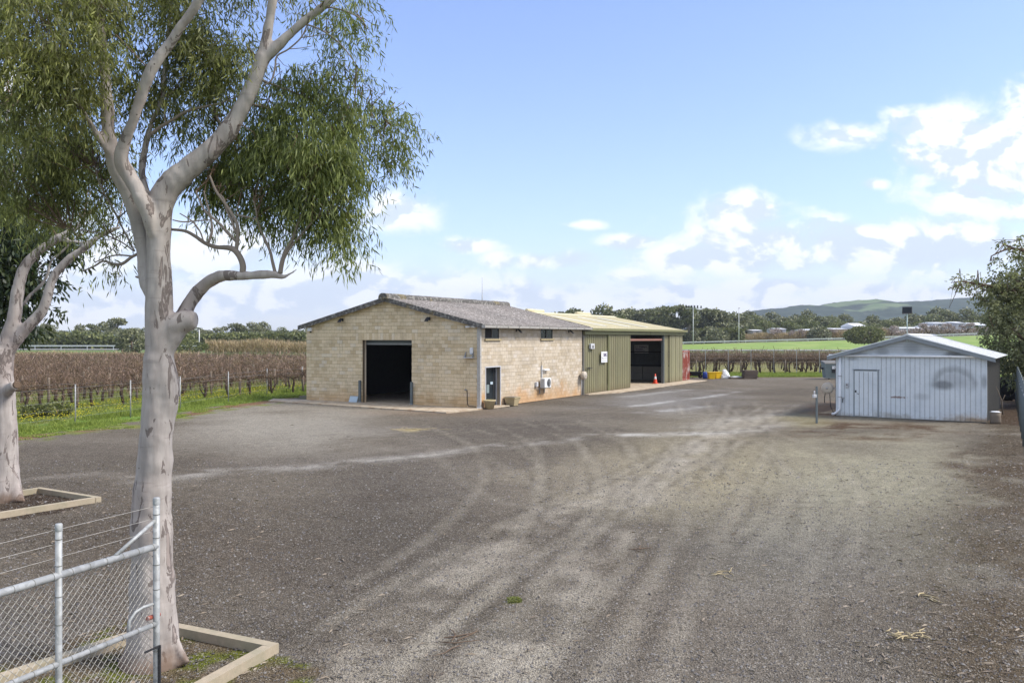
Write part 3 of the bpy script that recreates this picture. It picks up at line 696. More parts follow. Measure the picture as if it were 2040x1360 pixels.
# small old fixing holes and stain patches stay in the material; windows
for (a, b_, z0, z1) in (W1, W2):
    fr = MB(); t_ = .045
    fr.box(a, b_, .0, .06, z1-t_, z1); fr.box(a, b_, .0, .06, z0, z0+t_); fr.box(a, a+t_, .002, .058, z0+t_, z1-t_); fr.box(b_-t_, b_, .002, .058, z0+t_, z1-t_); mid = (a+b_)/2; fr.box(mid-.02, mid+.02, .004, .05, z0+t_, z1-t_)
    wn = fr.build('window', M_sheddark, ws)
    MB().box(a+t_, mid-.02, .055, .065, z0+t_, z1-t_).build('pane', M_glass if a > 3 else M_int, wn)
    MB().box(mid+.02, b_-t_, .03, .038, z0+t_, z1-t_).build('pane', M_glass, wn)
    MB().box(a-.06, b_+.1, -.09, .02, z0-.10, z0-.003, bev=.008).build('sill', M_pot, wn)
dr = MB(); dr.box(SD0-.06, SD0, -.02, .3, 0, SDZ+.06); dr.box(SD1, SD1+.06, -.02, .3, 0, SDZ+.06); dr.box(SD0, SD1, -.02, .3, SDZ, SDZ+.06)
dw = dr.build('doorway_frame', M_signg, ws)
MB().box(SD0, SD1, .29, .33, 0, SDZ).build('glass_door', M_glass, dw)
MB().box(SD1-.26, SD1-.18, .27, .29, 0, SDZ).box(SD0, SD0+.07, .27, .29, 0, SDZ).box(SD0+.07, SD1-.26, .27, .29, .0, .12).build('door_stile', M_dark, dw)
MB().box(1.55, 1.8, .262, .268, 1.2, 1.34).build('door_sticker', M_bluesheet, dw)
MB().box(1.15, 1.42, .262, .268, .75, 1.2).build('door_notice', M_bin, dw)
MB().box(SD0-.1, SD1+.1, -.55, .28, 0, .05).build('doorstep', M_concrete, ws)
# roof: corrugated sheets
def corr_sheet(name, x0, x1, ya, za, yb, zb, matl, parent, pitch=.146, amp=.028, samp=6, th=.012, prof=None):
    n = max(4, int(round((x1-x0)/pitch*samp))); vs = []; fs = []
    for i in range(n+1):
        x = x0+(x1-x0)*i/n; h = amp*math.cos(2*math.pi*(x/pitch))
        vs += [(x, ya, za+h), (x, yb, zb+h)]
    for i in range(n): fs.append((2*i, 2*i+2, 2*i+3, 2*i+1))
    m_ = len(vs); vs += [(a, b, c-th) for a, b, c in vs[:]]
    for i in range(n): fs.append((m_+2*i+1, m_+2*i+3, m_+2*i+2, m_+2*i)); fs.append((2*i, m_+2*i, m_+2*i+2, 2*i+2)); fs.append((2*i+1, 2*i+3, m_+2*i+3, m_+2*i+1))
    o = MB().add(vs, fs).build(name, matl, parent); return o
RZ0 = .10
rf = MB().prism([(-.30, EZ-.07-.02), (LW/2, AZ-.02), (LW+.30, EZ-.09), (LW+.3, EZ-.04), (LW/2, AZ+.03), (-.3, EZ-.04)], 'x', -.18, LD+.3).build('roof', M_sheddark, ws)
def rz(y): return EZ+RZ0+sl*(min(y, LW-y))
nx = 13; xs = np.linspace(-.25, LD+.38, nx+1)
for i in range(nx):
    for side in (0, 1):
        for (a, b_, dz) in ((-.42, 2.2, .0), (2.1, 4.3, .012), (4.2, LW/2-.02, .024)):
            ya, yb = (a, b_) if side == 0 else (LW-a, LW-b_)
            corr_sheet('roof_sheet', xs[i], xs[i+1]+.02, ya, EZ+RZ0+sl*a+dz+R.uniform(0, .006), yb, EZ+RZ0+sl*b_+dz, M_fibro, rf)
# ridge capping: big rounded roll in lengths
pr_ = [( .30*math.cos(t), .20*math.sin(t)) for t in np.linspace(0, math.pi, 9)]
for i in range(7):
    a = -.42+i*1.95; poly = [(LW/2+p[0], AZ+.16+p[1]) for p in pr_]+[(LW/2-.32, AZ+.04), (LW/2+.32, AZ+.04)]
    e = R.uniform(0, .012); MB().prism([(p[0], p[1]+e) for p in poly], 'x', a, a+1.93).build('ridge_cap', M_lichen, rf)
# barge boards
for side in (0, 1):
    cuts = [-.42, 1.3, 3.4, LW/2]
    for a, b_ in zip(cuts[:-1], cuts[1:]):
        ya, yb = (a, b_-.01) if side == 0 else (LW-a, LW-b_+.01)
        za, zb = EZ+RZ0+sl*a, EZ+RZ0+sl*b_
        for (x, nm) in ((-.30, 'barge_board'), (LD+.36, 'barge_board')):
            vs = [(x, ya, za+.05), (x, yb, zb+.05), (x, yb, zb-.21), (x, ya, za-.21)]; vs += [(v[0]+.06, v[1], v[2]) for v in vs]
            MB().add(vs, [(0, 1, 2, 3), (7, 6, 5, 4), (0, 4, 5, 1), (1, 5, 6, 2), (2, 6, 7, 3), (3, 7, 4, 0)]).build(nm, M_lichen, rf)
g = MB(); xg = np.linspace(-.3, LD+.42, 12)
for a, b_ in zip(xg[:-1], xg[1:]): g.prism([(-.56, EZ-.02), (-.54, EZ-.14), (-.38, EZ-.14), (-.37, EZ-.02), (-.39, EZ-.03), (-.41, EZ-.12), (-.52, EZ-.12), (-.54, EZ-.02)][::-1], 'x', a, b_-.015)
for a in xg: g.box(a-.03, a+.0, -.58, -.36, EZ-.155, EZ-.0)
g.build('gutter', M_gutter, ws)
MB().box(-.28, LD+.3, -.36, -.30, EZ-.14, EZ+.04).build('fascia', M_lichen, ws)
MB().box(-.28, LD, -.35, -.0, EZ-.03, EZ-.01).build('eave_soffit', M_lichen, ws)
dp = MB().box(-.13, -.005, -.14, .06, .08, 4.25); dp = dp.build('downpipe', M_gutter, ws)
for z in (1.05, 2.75): MB().box(-.15, .0, -.16, .08, z, z+.05).build('pipe_bracket', M_gutter, dp)
MB().box(-.16, -.0, -.17, .06, 0, .09).build('pipe_shoe', M_white, dp)
# roller door drum + guides
rl = MB(); rl.box(.36, .42, D0-.05, D1+.05, 3.32, DZ-.02); rl.tube([(.55, D0-.05, 3.5), (.55, D1+.05, 3.5)], .2, 14); rl.build('roller_door', M_steelgrey, ws)
MB().box(.30, .37, D0, D1, 3.37, 3.42).build('door_bottom_rail', M_galv, ws)
for yv in (D0-.14, D1+.04):
    gd = thing('door_guard', 'steel blue-grey guard post at the %s side of the big workshop doorway' % ('right' if yv < 5 else 'left'), 'guard post', (C0+UV*yv-VV*.06).tolist()+[0], WS_RZ)
    MB().box(-.09, .0, 0, .14, 0, 1.3, bev=.01).build('post', M_steelgrey, gd); MB().box(-.11, .0, -.03, .17, .06, .09).box(-.11, 0, -.03, .17, 0, .02).build('base_plate', M_galv, gd)
# apron slabs
def Wp(x, y, z=0): p = C0+VV*x+UV*y; return Vector((p[0], p[1], z))
ap = MB(); ap.prism([(-.02, 0), (-.62, -1.55), (0, 0)][::-1] if False else [(-3.0, .05), (-.02, -.25), (.0, 0), (.0, 12.4), (-.3, 14.6), (-1.7, 13.6)][::-1], 'z', -.03, .045)
apo = ap.build('concrete_apron', M_concrete); apo.location = (C0[0], C0[1], 0); apo.rotation_euler = (0, 0, WS_RZ); struct(apo)
ap2 = MB(); ap2.prism([(12.9, 0), (12.9, -.35), (16, -1.3), (34.5, -1.6), (34.5, 0)], 'z', -.03, .04)
apo = ap2.build('concrete_apron', M_concrete); apo.location = (C0[0], C0[1], 0); apo.rotation_euler = (0, 0, WS_RZ); struct(apo)
# interior equipment
dpz = thing('drill_press', 'dark pedestal drill press standing inside the big open doorway', 'drill press', Wp(5.0, 5.3), WS_RZ)
MB().lathe([(.28, 0), (.28, .05), (.05, .06), (.045, 1.9), (0, 1.9)], 14).build('column', M_dark, dpz)
MB().box(-.25, .3, -.14, .14, 1.55, 1.9, bev=.03).box(-.4, -.15, -.06, .06, 1.25, 1.6).build('head', M_steelgrey, dpz)
MB().box(-.35, .15, -.45, .45, .95, 1.0).build('table', M_steelgrey, dpz)
wb = thing('workbench', 'low dark steel workbench at the back of the block workshop', 'workbench', Wp(8.5, 3.4), WS_RZ)
MB().box(-.4, .4, -1.6, 1.6, .84, .9).build('top', M_steelgrey, wb)
for a in (-.35, .31):
    for b_ in (-1.5, 1.46): MB().box(a, a+.05, b_, b_+.05, 0, .84).build('leg', M_steelgrey, wb)

# fixtures on the workshop
def floodlight(loc, rz_, label, dark=True):
    t = thing('floodlight', label, 'floodlight', loc, rz_, 'floodlights fixed to the workshop walls')
    MB().tube([(0, 0, .0), (0, -.18, .02)], .018, 6).box(-.05, .05, -.015, .0, -.08, .08).build('bracket', M_dark, t)
    v = [(-.13, -.2, .02), (.13, -.2, .02), (.13, -.34, -.14), (-.13, -.34, -.14)]
    MB().add(v+[(a*.8, b+.10, c+.08) for a, b, c in v], [(0, 1, 2, 3), (7, 6, 5, 4), (0, 4, 5, 1), (1, 5, 6, 2), (2, 6, 7, 3), (3, 7, 4, 0)]).build('lamp_head', M_dark, t)
    MB().add([(-.11, -.205, -.0), (.11, -.205, -.0), (.11, -.33, -.135), (-.11, -.33, -.135)], [(3, 2, 1, 0)]).build('lens', M_glass, t); return t
fr_rz = WS_RZ-math.pi/2
floodlight(Wp(3.9, -.01, 4.15), WS_RZ, 'dark floodlight under the gutter between the two side windows')
floodlight(Wp(10.6, -.01, 4.13), WS_RZ, 'dark floodlight high on the cream side wall near the olive shed')
floodlight(Wp(-.01, 3.19, 4.76), fr_rz, 'dark floodlight on the gable above and right of the doorway')
floodlight(Wp(-.01, 9.36, 4.76), fr_rz, 'dark floodlight on the gable above and left of the doorway')
for (yv, lab) in ((.42, 'pair of white security cameras under the eave at the right corner of the block front'),):
    t = thing('security_camera', lab, 'security camera', Wp(-.01, yv, 4.33), fr_rz)
    MB().box(-.08, .08, -.06, 0, -.06, .06).build('mount', M_white, t)
    for s_ in (-1, 1): MB().tube([(0, -.08, 0), (s_*.3, -.22, -.03)], [.05, .055], 10).build('camera_body', M_white, t)
    MB().tube([(-.3, -.22, -.03), (-.33, -.235, -.034)], .04, 10).build('lens', M_dark, t)
t = thing('sensor_light', 'white boxy sensor light at the left end of the block front', 'sensor light', Wp(-.01, 11.85, 4.22), fr_rz)
MB().box(-.13, .13, -.16, 0, -.1, .12, bev=.02).build('housing', M_white, t); MB().lathe([(.05, -.18), (.06, -.1), (0, -.1)], 10).build('sensor', M_dark, t)
t = thing('alarm_siren', 'small white alarm siren box with strobe on the block front beside the downpipe', 'alarm box', Wp(-.01, .45, 3.08), fr_rz)
MB().box(-.09, .09, -.09, 0, -.17, .13, bev=.02).build('housing', M_white, t); MB().box(-.05, .05, -.10, -.02, -.22, -.172).build('strobe', M_bluesheet, t)
t = thing('lamp_shelf', 'weathered grey triangular bracket shelf under the white alarm box', 'bracket', Wp(-.01, .6, 2.68), fr_rz)
MB().box(-.3, .3, -.2, 0, -.02, .02).build('shelf', M_signg, t); MB().prism([(0, 0), (0, .3), (-.2, 0)], 'x', -.26, -.22).prism([(0, 0), (0, .3), (-.2, 0)], 'x', .22, .26).build('brace', M_galv, t)
t = thing('tap_pipe', 'thin black standpipe with a tap low on the block front by the corner', 'tap', Wp(-.03, .75, 0), fr_rz)
MB().tube([(.55, 0, .1), (.12, -.0, .12), (.02, 0, .2), (0, 0, .95)], .018, 6).build('pipe', M_dark, t); MB().tube([(0, 0, .95), (-.16, -.02, .96)], .022, 6).tube([(-.08, -.02, .96), (-.08, -.02, 1.03)], .03, 6).build('tap', M_galv, t)
t = thing('white_board', 'small pale blue-white panel leaning at the foot of the block wall left of the doorway', 'panel', Wp(-.05, 8.45, .05), fr_rz)
MB().add([(-.3, -.16, 0), (.3, -.16, 0), (.3, -.02, .33), (-.3, -.02, .33), (-.3, -.14, 0), (.3, -.14, 0), (.3, 0, .33), (-.3, 0, .33)], [(0, 1, 2, 3), (7, 6, 5, 4), (0, 4, 5, 1), (1, 5, 6, 2), (2, 6, 7, 3), (3, 7, 4, 0)]).build('sheet', M_bluesheet, t)
MB().box(-.31, .31, -.17, -.13, -.02, .0).build('foot_strip', M_galv, t)
# air conditioner
ac = thing('air_conditioner', 'white wall-hung air conditioner outdoor unit on the cream side wall', 'air conditioner', Wp(6.55, -.06, .78), WS_RZ)
MB().box(0, .82, -.38, -.08, 0, .56, bev=.015).build('casing', M_white, ac)
f_ = MB()
for k in range(5): r_ = .05+.045*k; f_.lathe([(r_, -.385), (r_+.012, -.39), (r_+.012, -.385)], 20, (.52, 0, .28), axis='y')
f_.build('fan_grille', M_galv, ac); MB().lathe([(0, -.382), (.24, -.3825)], 24, (.52, 0, .28), axis='y').build('fan_opening', M_dark, ac)
lv = MB()
for k in range(8): lv.box(-.012, -.002, -.34, -.12, .06+k*.058, .085+k*.058)
lv.build('louvre', M_galv, ac)
for xx in (.1, .68):
    MB().box(xx, xx+.04, -.4, .05, -.045, -.003).box(xx, xx+.04, .0, .05, -.35, -.045).build('wall_bracket', M_galv, ac)
cp = thing('conduit_cover', 'short white pipe trunking and hood above the air conditioner', 'trunking', Wp(6.9, -.03, 1.34), WS_RZ)
MB().box(-.03, .03, -.05, .02, 0, .75).build('duct', M_signg, cp); MB().box(.12, .75, -.16, .02, .42, .52, bev=.02).build('hood', M_white, cp); MB().tube([(-.02, -.02, .75), (-.02, -.02, 1.0)], .012, 6).build('cable', M_dark, cp)
t = thing('junction_box', 'small grey isolator box left of the air conditioner', 'electrical box', Wp(6.2, -.02, .85), WS_RZ)
MB().box(-.1, .1, -.12, .02, 0, .28, bev=.01).build('box', M_signg, t); MB().tube([(0, -.03, .0), (.05, -.04, -.12), (.35, -.05, -.1)], .015, 6).build('conduit', M_signg, t)
# hose reels
def hose_reel(loc, rz_, label, r_=.27):
    t = thing('hose_reel', label, 'hose reel', loc, rz_, 'beige wall hose reels')
    MB().lathe([(0, -.34), (r_*.35, -.345), (r_*.9, -.32), (r_, -.27), (r_, -.13), (r_*.9, -.08), (0, -.08)], 24, (0, 0, 0), axis='y').build('drum_cover', M_beige, t)
    MB().box(-.05, .05, -.1, .03, -.12, .12).build('wall_bracket', M_galv, t)
    MB().lathe([(0, -.37), (.05, -.365), (.05, -.34)], 12, (0, 0, 0), axis='y').build('hub', M_galv, t)
    MB().tube([(-.1, -.2, -r_+.04), (-.14, -.2, -r_-.2), (-.13, -.2, -r_-.45)], .02, 6).build('hose_end', M_dark, t)
    return t
hose_reel(Wp(12.3, -.08, 1.28), WS_RZ, 'beige round hose reel where the cream wall meets the olive shed')
t = thing('hose_pipe', 'white plastic pipe running down the wall below the workshop hose reel', 'pipe', Wp(12.42, -.06, 0), WS_RZ)
MB().tube([(0, 0, 0), (0, 0, .9), (-.02, -.02, 1.05)], .035, 8).build('pipe', M_pvc, t); MB().tube([(0.12, 0, .1), (0.12, 0, 1.9)], .02, 6).build('copper_riser', M_sheddark, t)
# planters
t = thing('round_planter', 'round sandy plant pot beside the corner downpipe', 'planter', Wp(.35, -.42), WS_RZ)
MB().lathe([(0, 0), (.22, 0), (.30, .38), (.34, .40), (.34, .46), (.29, .46), (.27, .38), (0, .38)], 22).build('pot', M_pot, t)
sp_ = MB()
for k in range(26): a = R.uniform(0, 6.28); q = R.uniform(.05, .26); sp_.add([(q*math.cos(a), q*math.sin(a), .38), (q*math.cos(a)+.02, q*math.sin(a), .38), (q*math.cos(a)*1.2, q*math.sin(a)*1.2+.02, .5+R.random()*.06)], [(0, 1, 2)])
sp_.build('seedlings', M_grassdry, t)
t = thing('square_planter', 'square tapered sandy planter to the right of the side door', 'planter', Wp(2.75, -.42), WS_RZ)
def frus(a, b_, z0, z1): return [(-a, -a, z0), (a, -a, z0), (a, a, z0), (-a, a, z0), (-b_, -b_, z1), (b_, -b_, z1), (b_, b_, z1), (-b_, b_, z1)]
MB().add(frus(.22, .33, 0, .42), [(3, 2, 1, 0), (4, 5, 6, 7), (0, 1, 5, 4), (1, 2, 6, 5), (2, 3, 7, 6), (3, 0, 4, 7)]).box(-.35, .35, -.35, .35, .423, .48).build('pot', M_pot, t); MB().box(-.29, .29, -.29, .29, .481, .49).build('soil', M_sheddark, t)
# antenna
t = thing('antenna', 'thin radio antenna on the workshop roof just behind the ridge', 'antenna', Wp(10.2, LW/2+.1, AZ), WS_RZ)
MB().tube([(0, 0, 0), (0, 0, .8)], .03, 6).build('mast', M_galv, t); MB().tube([(0, 0, .8), (0, 0, 1.9)], .012, 5).build('whip', M_galv, t)

# ------------------------------------------------------------------ olive shed
gs = thing('olive_shed', 'long olive green corrugated steel shed with cream roof behind the block workshop', 'shed', (C0[0], C0[1], 0), WS_RZ)
X0, X1, GE, GA = 12.64, 32.6, 3.95, 5.45
def ribbed(name, x0, x1, z0, z1, pitch, matl, parent, y=0, face='y'):
    # steel cladding sheet: pan with raised trapezoid ribs, built along x at plane y facing -y
    xs_ = []; x = x0
    rw, rh, ch = .06, .035, .018
    pts = [(x0, 0)]
    k = x0+pitch*.5
    while k < x1-.02:
        pts += [(k-rw, 0), (k-rw+ch, rh), (k+rw-ch, rh), (k+rw, 0)]
        if pitch > .3 and k+pitch*.5 < x1-.03: pts += [(k+pitch*.5-.025, 0), (k+pitch*.5, .014), (k+pitch*.5+.025, 0)]
        k += pitch
    pts += [(x1, 0)]
    vs = []; fs = []
    for (a, h) in pts: vs += [(a, y-h, z0), (a, y-h, z1)]
    for i in range(len(pts)-1): fs.append((2*i, 2*i+2, 2*i+3, 2*i+1))
    m_ = len(vs); vs += [(a, y+.03, c) for a, b, c in vs[:]]
    fs += [(m_+2*len(pts)-2, m_, m_+1, m_+2*len(pts)-1)]
    fs += [(0, m_, 2*len(pts)-2+m_, 2*len(pts)-2)] ; fs += [(0, 1, m_+1, m_)]; fs += [(2*len(pts)-2, m_+2*len(pts)-2, m_+2*len(pts)-1, 2*len(pts)-1)]
    return MB().add(vs, fs).build(name, matl, parent)
OP0, OP1 = 20.8, 28.0
def sheets(x0, x1, pitch, n, y):
    e = np.linspace(x0, x1, n+1)
    for i in range(n): ribbed('cladding_sheet', e[i]+.002, e[i+1]-.002, .06, GE, pitch, M_green, gs, y-R.uniform(0, .008))
sheets(12.66, 16.8, .345, 4, .05); sheets(16.86, OP0, .33, 4, -.05); sheets(OP1+.15, 29.3, .575, 1, .05); sheets(29.33, X1, .8, 3, -.03)
MB().box(12.62, 12.74, -.1, .02, 0, GE).build('corner_flashing', M_sheddark, gs)
MB().box(16.72, 16.85, -.09, -.0, .05, GE).build('door_edge', M_greentrim, gs)
MB().box(OP1-.0, OP1+.14, -.02, .2, 0, GE).build('door_post', M_steelgrey, gs)
MB().box(12.7, 24.6, -.18, -.02, GE+.01, GE+.21).box(24.7, X1+.1, -.18, -.02, GE+.01, GE+.21).build('track_cover', M_greentrim, gs)
MB().prism([(-.42, GE+.42), (-.40, GE+.25), (-.2, GE+.25), (-.19, GE+.4), (-.21, GE+.4), (-.23, GE+.27), (-.38, GE+.27), (-.40, GE+.42)][::-1], 'x', 12.7, X1+.25).build('gutter', M_greentrim, gs)
MB().box(12.7, X1, -.17, .1, GE+.215, GE+.3).build('eave_beam', M_sheddark, gs)
MB().box(OP0, OP1, .12, .28, 3.5, 3.66).build('header_beam', M_rustb, gs)
# walls at back and end, interior
MB().box(X0, X1, 12.7, 12.75, 0, GE).build('rear_wall', M_green, gs)
ew = MB().prism([(0.06, 0), (12.7, 0), (12.7, GE), (6.38, GA-.05), (0.06, GE)], 'x', X1-.08, X1-.02).build('end_wall', M_intg, gs)
for k in range(28): ribk = MB().box(X1-.115, X1-.085, .3+k*.44, .36+k*.44, 1.35, 4.0).build('wall_rib', M_intg, ew)
MB().box(X1-.3, X1-.12, .3, 12.6, 1.3, 1.36).build('girt', M_dark, gs); MB().box(X1-.22, X1-.12, .3, 12.6, 2.45, 2.53).build('girt', M_dark, gs)
for k in range(4):
    MB().box(X1-.45, X1-.32, .35+k*3.1, 3.4+k*3.1, .05, .66, bev=.012).build('concrete_panel', M_panelc, gs); MB().box(X1-.45, X1-.32, .35+k*3.1, 3.4+k*3.1, .675, 1.22, bev=.012).build('concrete_panel', M_panelc, gs)
MB().box(X0, X1-.1, .06, 12.7, -.03, .035).build('floor_slab', M_concrete, gs)
for xx in (20.4, 24.5): MB().box(xx, xx+.1, 12.3, 12.4, 0, GE).build('column', M_steelgrey, gs)
MB().box(20.4, 20.52, .3, .45, 0, GE).build('column', M_steelgrey, gs)
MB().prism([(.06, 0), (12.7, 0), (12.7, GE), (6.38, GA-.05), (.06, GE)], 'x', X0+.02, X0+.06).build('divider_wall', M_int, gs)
rg = MB().prism([(-.18, GE+.27), (6.38, GA-.03), (12.95, GE+.27), (12.95, GE+.32), (6.38, GA+.02), (-.18, GE+.32)], 'x', 12.9, X1+.12).build('roof', M_greentrim, gs)
gsl = (GA-GE-.30)/6.56
def grz(y): return GE+.40+gsl*(y+.3)
nsh = 26; e = np.linspace(12.95, X1+.2, nsh+1)
skyl = (18.0, 22.5, 26.2)
def roofsheet(a, b_, y0, y1, matl, nm, flip=False, dz=0):
    pts = [(a, 0), (a+.02, .03), (a+.05, .03), (a+.07, 0), ((a+b_)/2-.03, 0), ((a+b_)/2, .02), ((a+b_)/2+.03, 0), (b_, 0)]
    vs = []
    for (x, h) in pts:
        for yv in (y0, y1): vs.append((x, yv if not flip else 12.76-yv, grz(yv)+h+dz))
    fs = [(2*i, 2*i+2, 2*i+3, 2*i+1) if not flip else (2*i+1, 2*i+3, 2*i+2, 2*i) for i in range(len(pts)-1)]
    return MB().add(vs, fs).build(nm, matl, rg)
for i in range(nsh):
    roofsheet(e[i], e[i+1], -.42, 6.4, M_roofy, 'roof_sheet'); roofsheet(e[i], e[i+1], -.42, 6.4, M_roofy, 'roof_sheet', True)
for s_ in skyl: roofsheet(s_-.35, s_+.35, .7, 4.9, M_skyl, 'skylight_sheet', dz=.036)
MB().prism([(6.1, grz(6.1)+.02), (6.66, grz(6.1)+.02), (6.38, grz(6.38)+.09)], 'x', 12.95, X1+.22).build('ridge_cap', M_roofy, rg)
for xx in (17.0, 25.4):
    t = MB(); t.tube([(xx, 6.6, grz(6.38)+.16), (xx+2.6, 6.6, grz(6.38)+.16)], .14, 12); t.build('ridge_vent', M_roofy, rg)
MB().box(X1+.0, X1+.04, -.3, 6.38, GE, GE+.02).build('end_trim', M_greentrim, gs)
# things on and in the olive shed
t = thing('sms_sign', 'white square sign with dark SMS lettering on the olive cladding', 'sign', Wp(15.9, -.11, 2.4), WS_RZ)
MB().box(-.5, .5, -.02, 0, -.36, .38).build('board', M_white, t)
def text(s_, size, loc, parent, matl, name='lettering', rot=(math.pi/2, 0, 0), align='CENTER'):
    cu = bpy.data.curves.new(name, 'FONT'); cu.body = s_; cu.size = size; cu.align_x = align; cu.extrude = .002; cu.offset = .004
    o = bpy.data.objects.new(name+'_tmp', cu); COL.objects.link(o); dg = bpy.context.evaluated_depsgraph_get(); dg.update()
    me_ = bpy.data.meshes.new_from_object(o.evaluated_get(dg)); COL.objects.unlink(o); bpy.data.objects.remove(o)
    me_.materials.clear(); me_.name = name; q = link(name, me_, matl, parent); q.location = loc; q.rotation_euler = rot; return q
text('SMS', .34, (.12, -.025, .04), t, M_navy)
MB().tube([(-.42, -.024, .02), (-.34, -.024, -.08), (-.2, -.024, -.1)], .014, 5).build('swoosh', M_navy, t)
MB().box(-.2, .42, -.024, -.021, -.1, -.075).box(-.4, .42, -.024, -.021, -.26, -.235).build('printed_line', M_bin, t)
t = thing('power_outlet_box', 'small square white switch box high on the olive cladding', 'switch box', Wp(13.95, -.02, 3.18), WS_RZ)
MB().box(-.3, .3, -.14, 0, -.2, .16, bev=.02).build('box', M_signg, t); MB().lathe([(0, -.16), (.1, -.155), (.1, -.14)], 14, (.02, 0, -.04), axis='y').build('dial', M_sheddark, t)
t = thing('door_latch', 'thin dark latch bar on the olive cladding below the switch box', 'latch', Wp(13.6, -.03, 1.72), WS_RZ)
MB().box(-.45, .45, -.05, -.02, -.02, .02).build('bar', M_dark, t); MB().box(-.1, -.02, -.07, -.02, -.06, .06).build('catch', M_dark, t)
t = thing('welding_sign', 'large off-white welding signboard on the end wall inside the olive shed', 'sign', Wp(X1-.13, 3.65, 2.73), WS_RZ-math.pi/2)
MB().box(-.65, .65, -.03, 0, -.35, .37).build('board', M_signg, t); text('A.D. Welding &', .17, (-.6, -.035, .14), t, M_navy, align='LEFT'); text('Fabrication', .17, (-.6, -.035, -.04), t, M_navy, align='LEFT')
MB().box(-.6, .3, -.035, -.031, -.15, -.12).box(-.6, .2, -.035, -.031, -.23, -.2).build('printed_line', M_navy, t)
t = thing('traffic_cone', 'red traffic cone with white band at the right of the olive shed opening', 'traffic cone', Wp(27.3, .45, .035), WS_RZ, scale=1.05)
MB().lathe([(.17, .04), (.13, .22), (.105, .36)], 18).lathe([(.072, .56), (.035, .76), (0, .76)], 18).build('cone', M_orange, t); MB().lathe([(.106, .36), (.072, .56)], 18).build('reflective_band', M_white, t); MB().box(-.2, .2, -.2, .2, 0, .045, bev=.01).build('base', M_orange, t)
t = thing('forklift', 'dark machine covered in shadow at the left inside the olive shed opening', 'machine', Wp(24.5, 2.6, .035), WS_RZ+.2)
MB().box(-.9, .6, -.5, .5, .25, 1.1, bev=.12).box(-.9, -.5, -.45, .45, 1.1, 1.35, bev=.08).build('body', M_dark, t); MB().tube([(-.3, -.45, 1.1), (.4, -.45, 1.35), (1.0, -.4, 1.25)], .05, 8).build('handle', M_dark, t)
for sx2 in (-.55, .45):
    for sy2 in (-.5, .5): MB().tube([(sx2, sy2-.1, .28), (sx2, sy2+.1, .28)], .28, 16).build('wheel', M_rubber, t)

# shipping container beyond the olive shed
t = thing('shipping_container', 'rusty red shipping container with worn white patches beyond the olive shed', 'container', Wp(33.3, .5, 0), WS_RZ)
cb = MB(); cb.box(.08, 2.75, .08, 6.0, .12, 2.45); cb.build('body', M_cont, t)
for k in range(9): MB().box(.2+k*.28, .34+k*.28, .02, .075, .2, 2.35).build('corrugation', M_cont, t)
for (a, b_) in ((0, 0), (2.7, 0), (0, 5.95), (2.7, 5.95)): MB().box(a, a+.14, b_, b_+.14, 0, 2.55).build('corner_post', M_cont, t)
MB().box(.142, 2.698, 0, .12, 2.455, 2.56).box(.142, 2.698, 0, .12, 0, .115).build('end_rail', M_cont, t)
MB().box(.25, .65, -.01, .012, 1.0, 1.4).build('notice', M_white, t)
# ------------------------------------------------------------------ pale steel shed on the right
SH = Vector((15.56, 41.0, 0)); SRZ = -math.radians(33)
SX = Vector((.8387, -.5446, 0)); SY = Vector((.5446, .8387, 0)); SW, SL, SE, SA = 6.34, 9.0, 2.87, 3.80
def Sp(x, y, z=0): return SH+SX*x+SY*y+Vector((0, 0, z))
sh = thing('pale_steel_shed', 'pale blue-grey steel shed with sooty smears and low gabled zinc roof', 'shed', SH, SRZ)
MB().box(.03, SW-.03, .03, .06, 0, SE).build('front_frame', M_shedtrim, sh)
DX0, DX1, DH = .86, 1.87, 2.17
n = 31; e = np.linspace(0, SW, n+1)
for i in range(n):
    a, b_ = e[i], e[i+1]; z0 = .02
    if a > DX0-.08 and b_ < DX1+.12: z0 = DH+.05
    MB().add([(a+q, -h, z) for q, h in ((0, 0), (.168, 0), (.176, .018), (.194, .018), (.2035, 0)) for z in (z0, SE)],
             [(2*j, 2*j+2, 2*j+3, 2*j+1) for j in range(4)]).build('wall_panel', M_shed, sh)
lp = MB()
for i in range(n+1):
    if not (e[i] > DX0-.05 and e[i] < DX1+.08): lp.box(e[i]-.016, e[i]-.001, -.014, -.001, .02, SE)
lp.build('lap_seams', M_shedrib, sh)
# door
dd = MB().box(DX0, DX1, -.035, .0, .04, DH).build('door', M_shed, sh)
for k in range(4): MB().box(DX0+.2+k*.2, DX0+.212+k*.2, -.045, -.034, .06, DH-.04).build('door_rib', M_shedrib, dd)
MB().box(DX0-.05, DX0-.003, -.05, .0, .0, DH+.05).box(DX1+.003, DX1+.06, -.05, .0, 0, DH+.05).box(DX0-.09, DX1+.1, -.06, .0, DH+.052, DH+.08).build('door_frame', M_shedtrim, sh)
MB().box(DX0+.02, DX0+.08, -.06, -.036, 1.15, 1.25).tube([(DX0+.1, -.07, 1.1), (DX0+.2, -.07, 1.08)], .012, 6).build('handle', M_dark, dd)
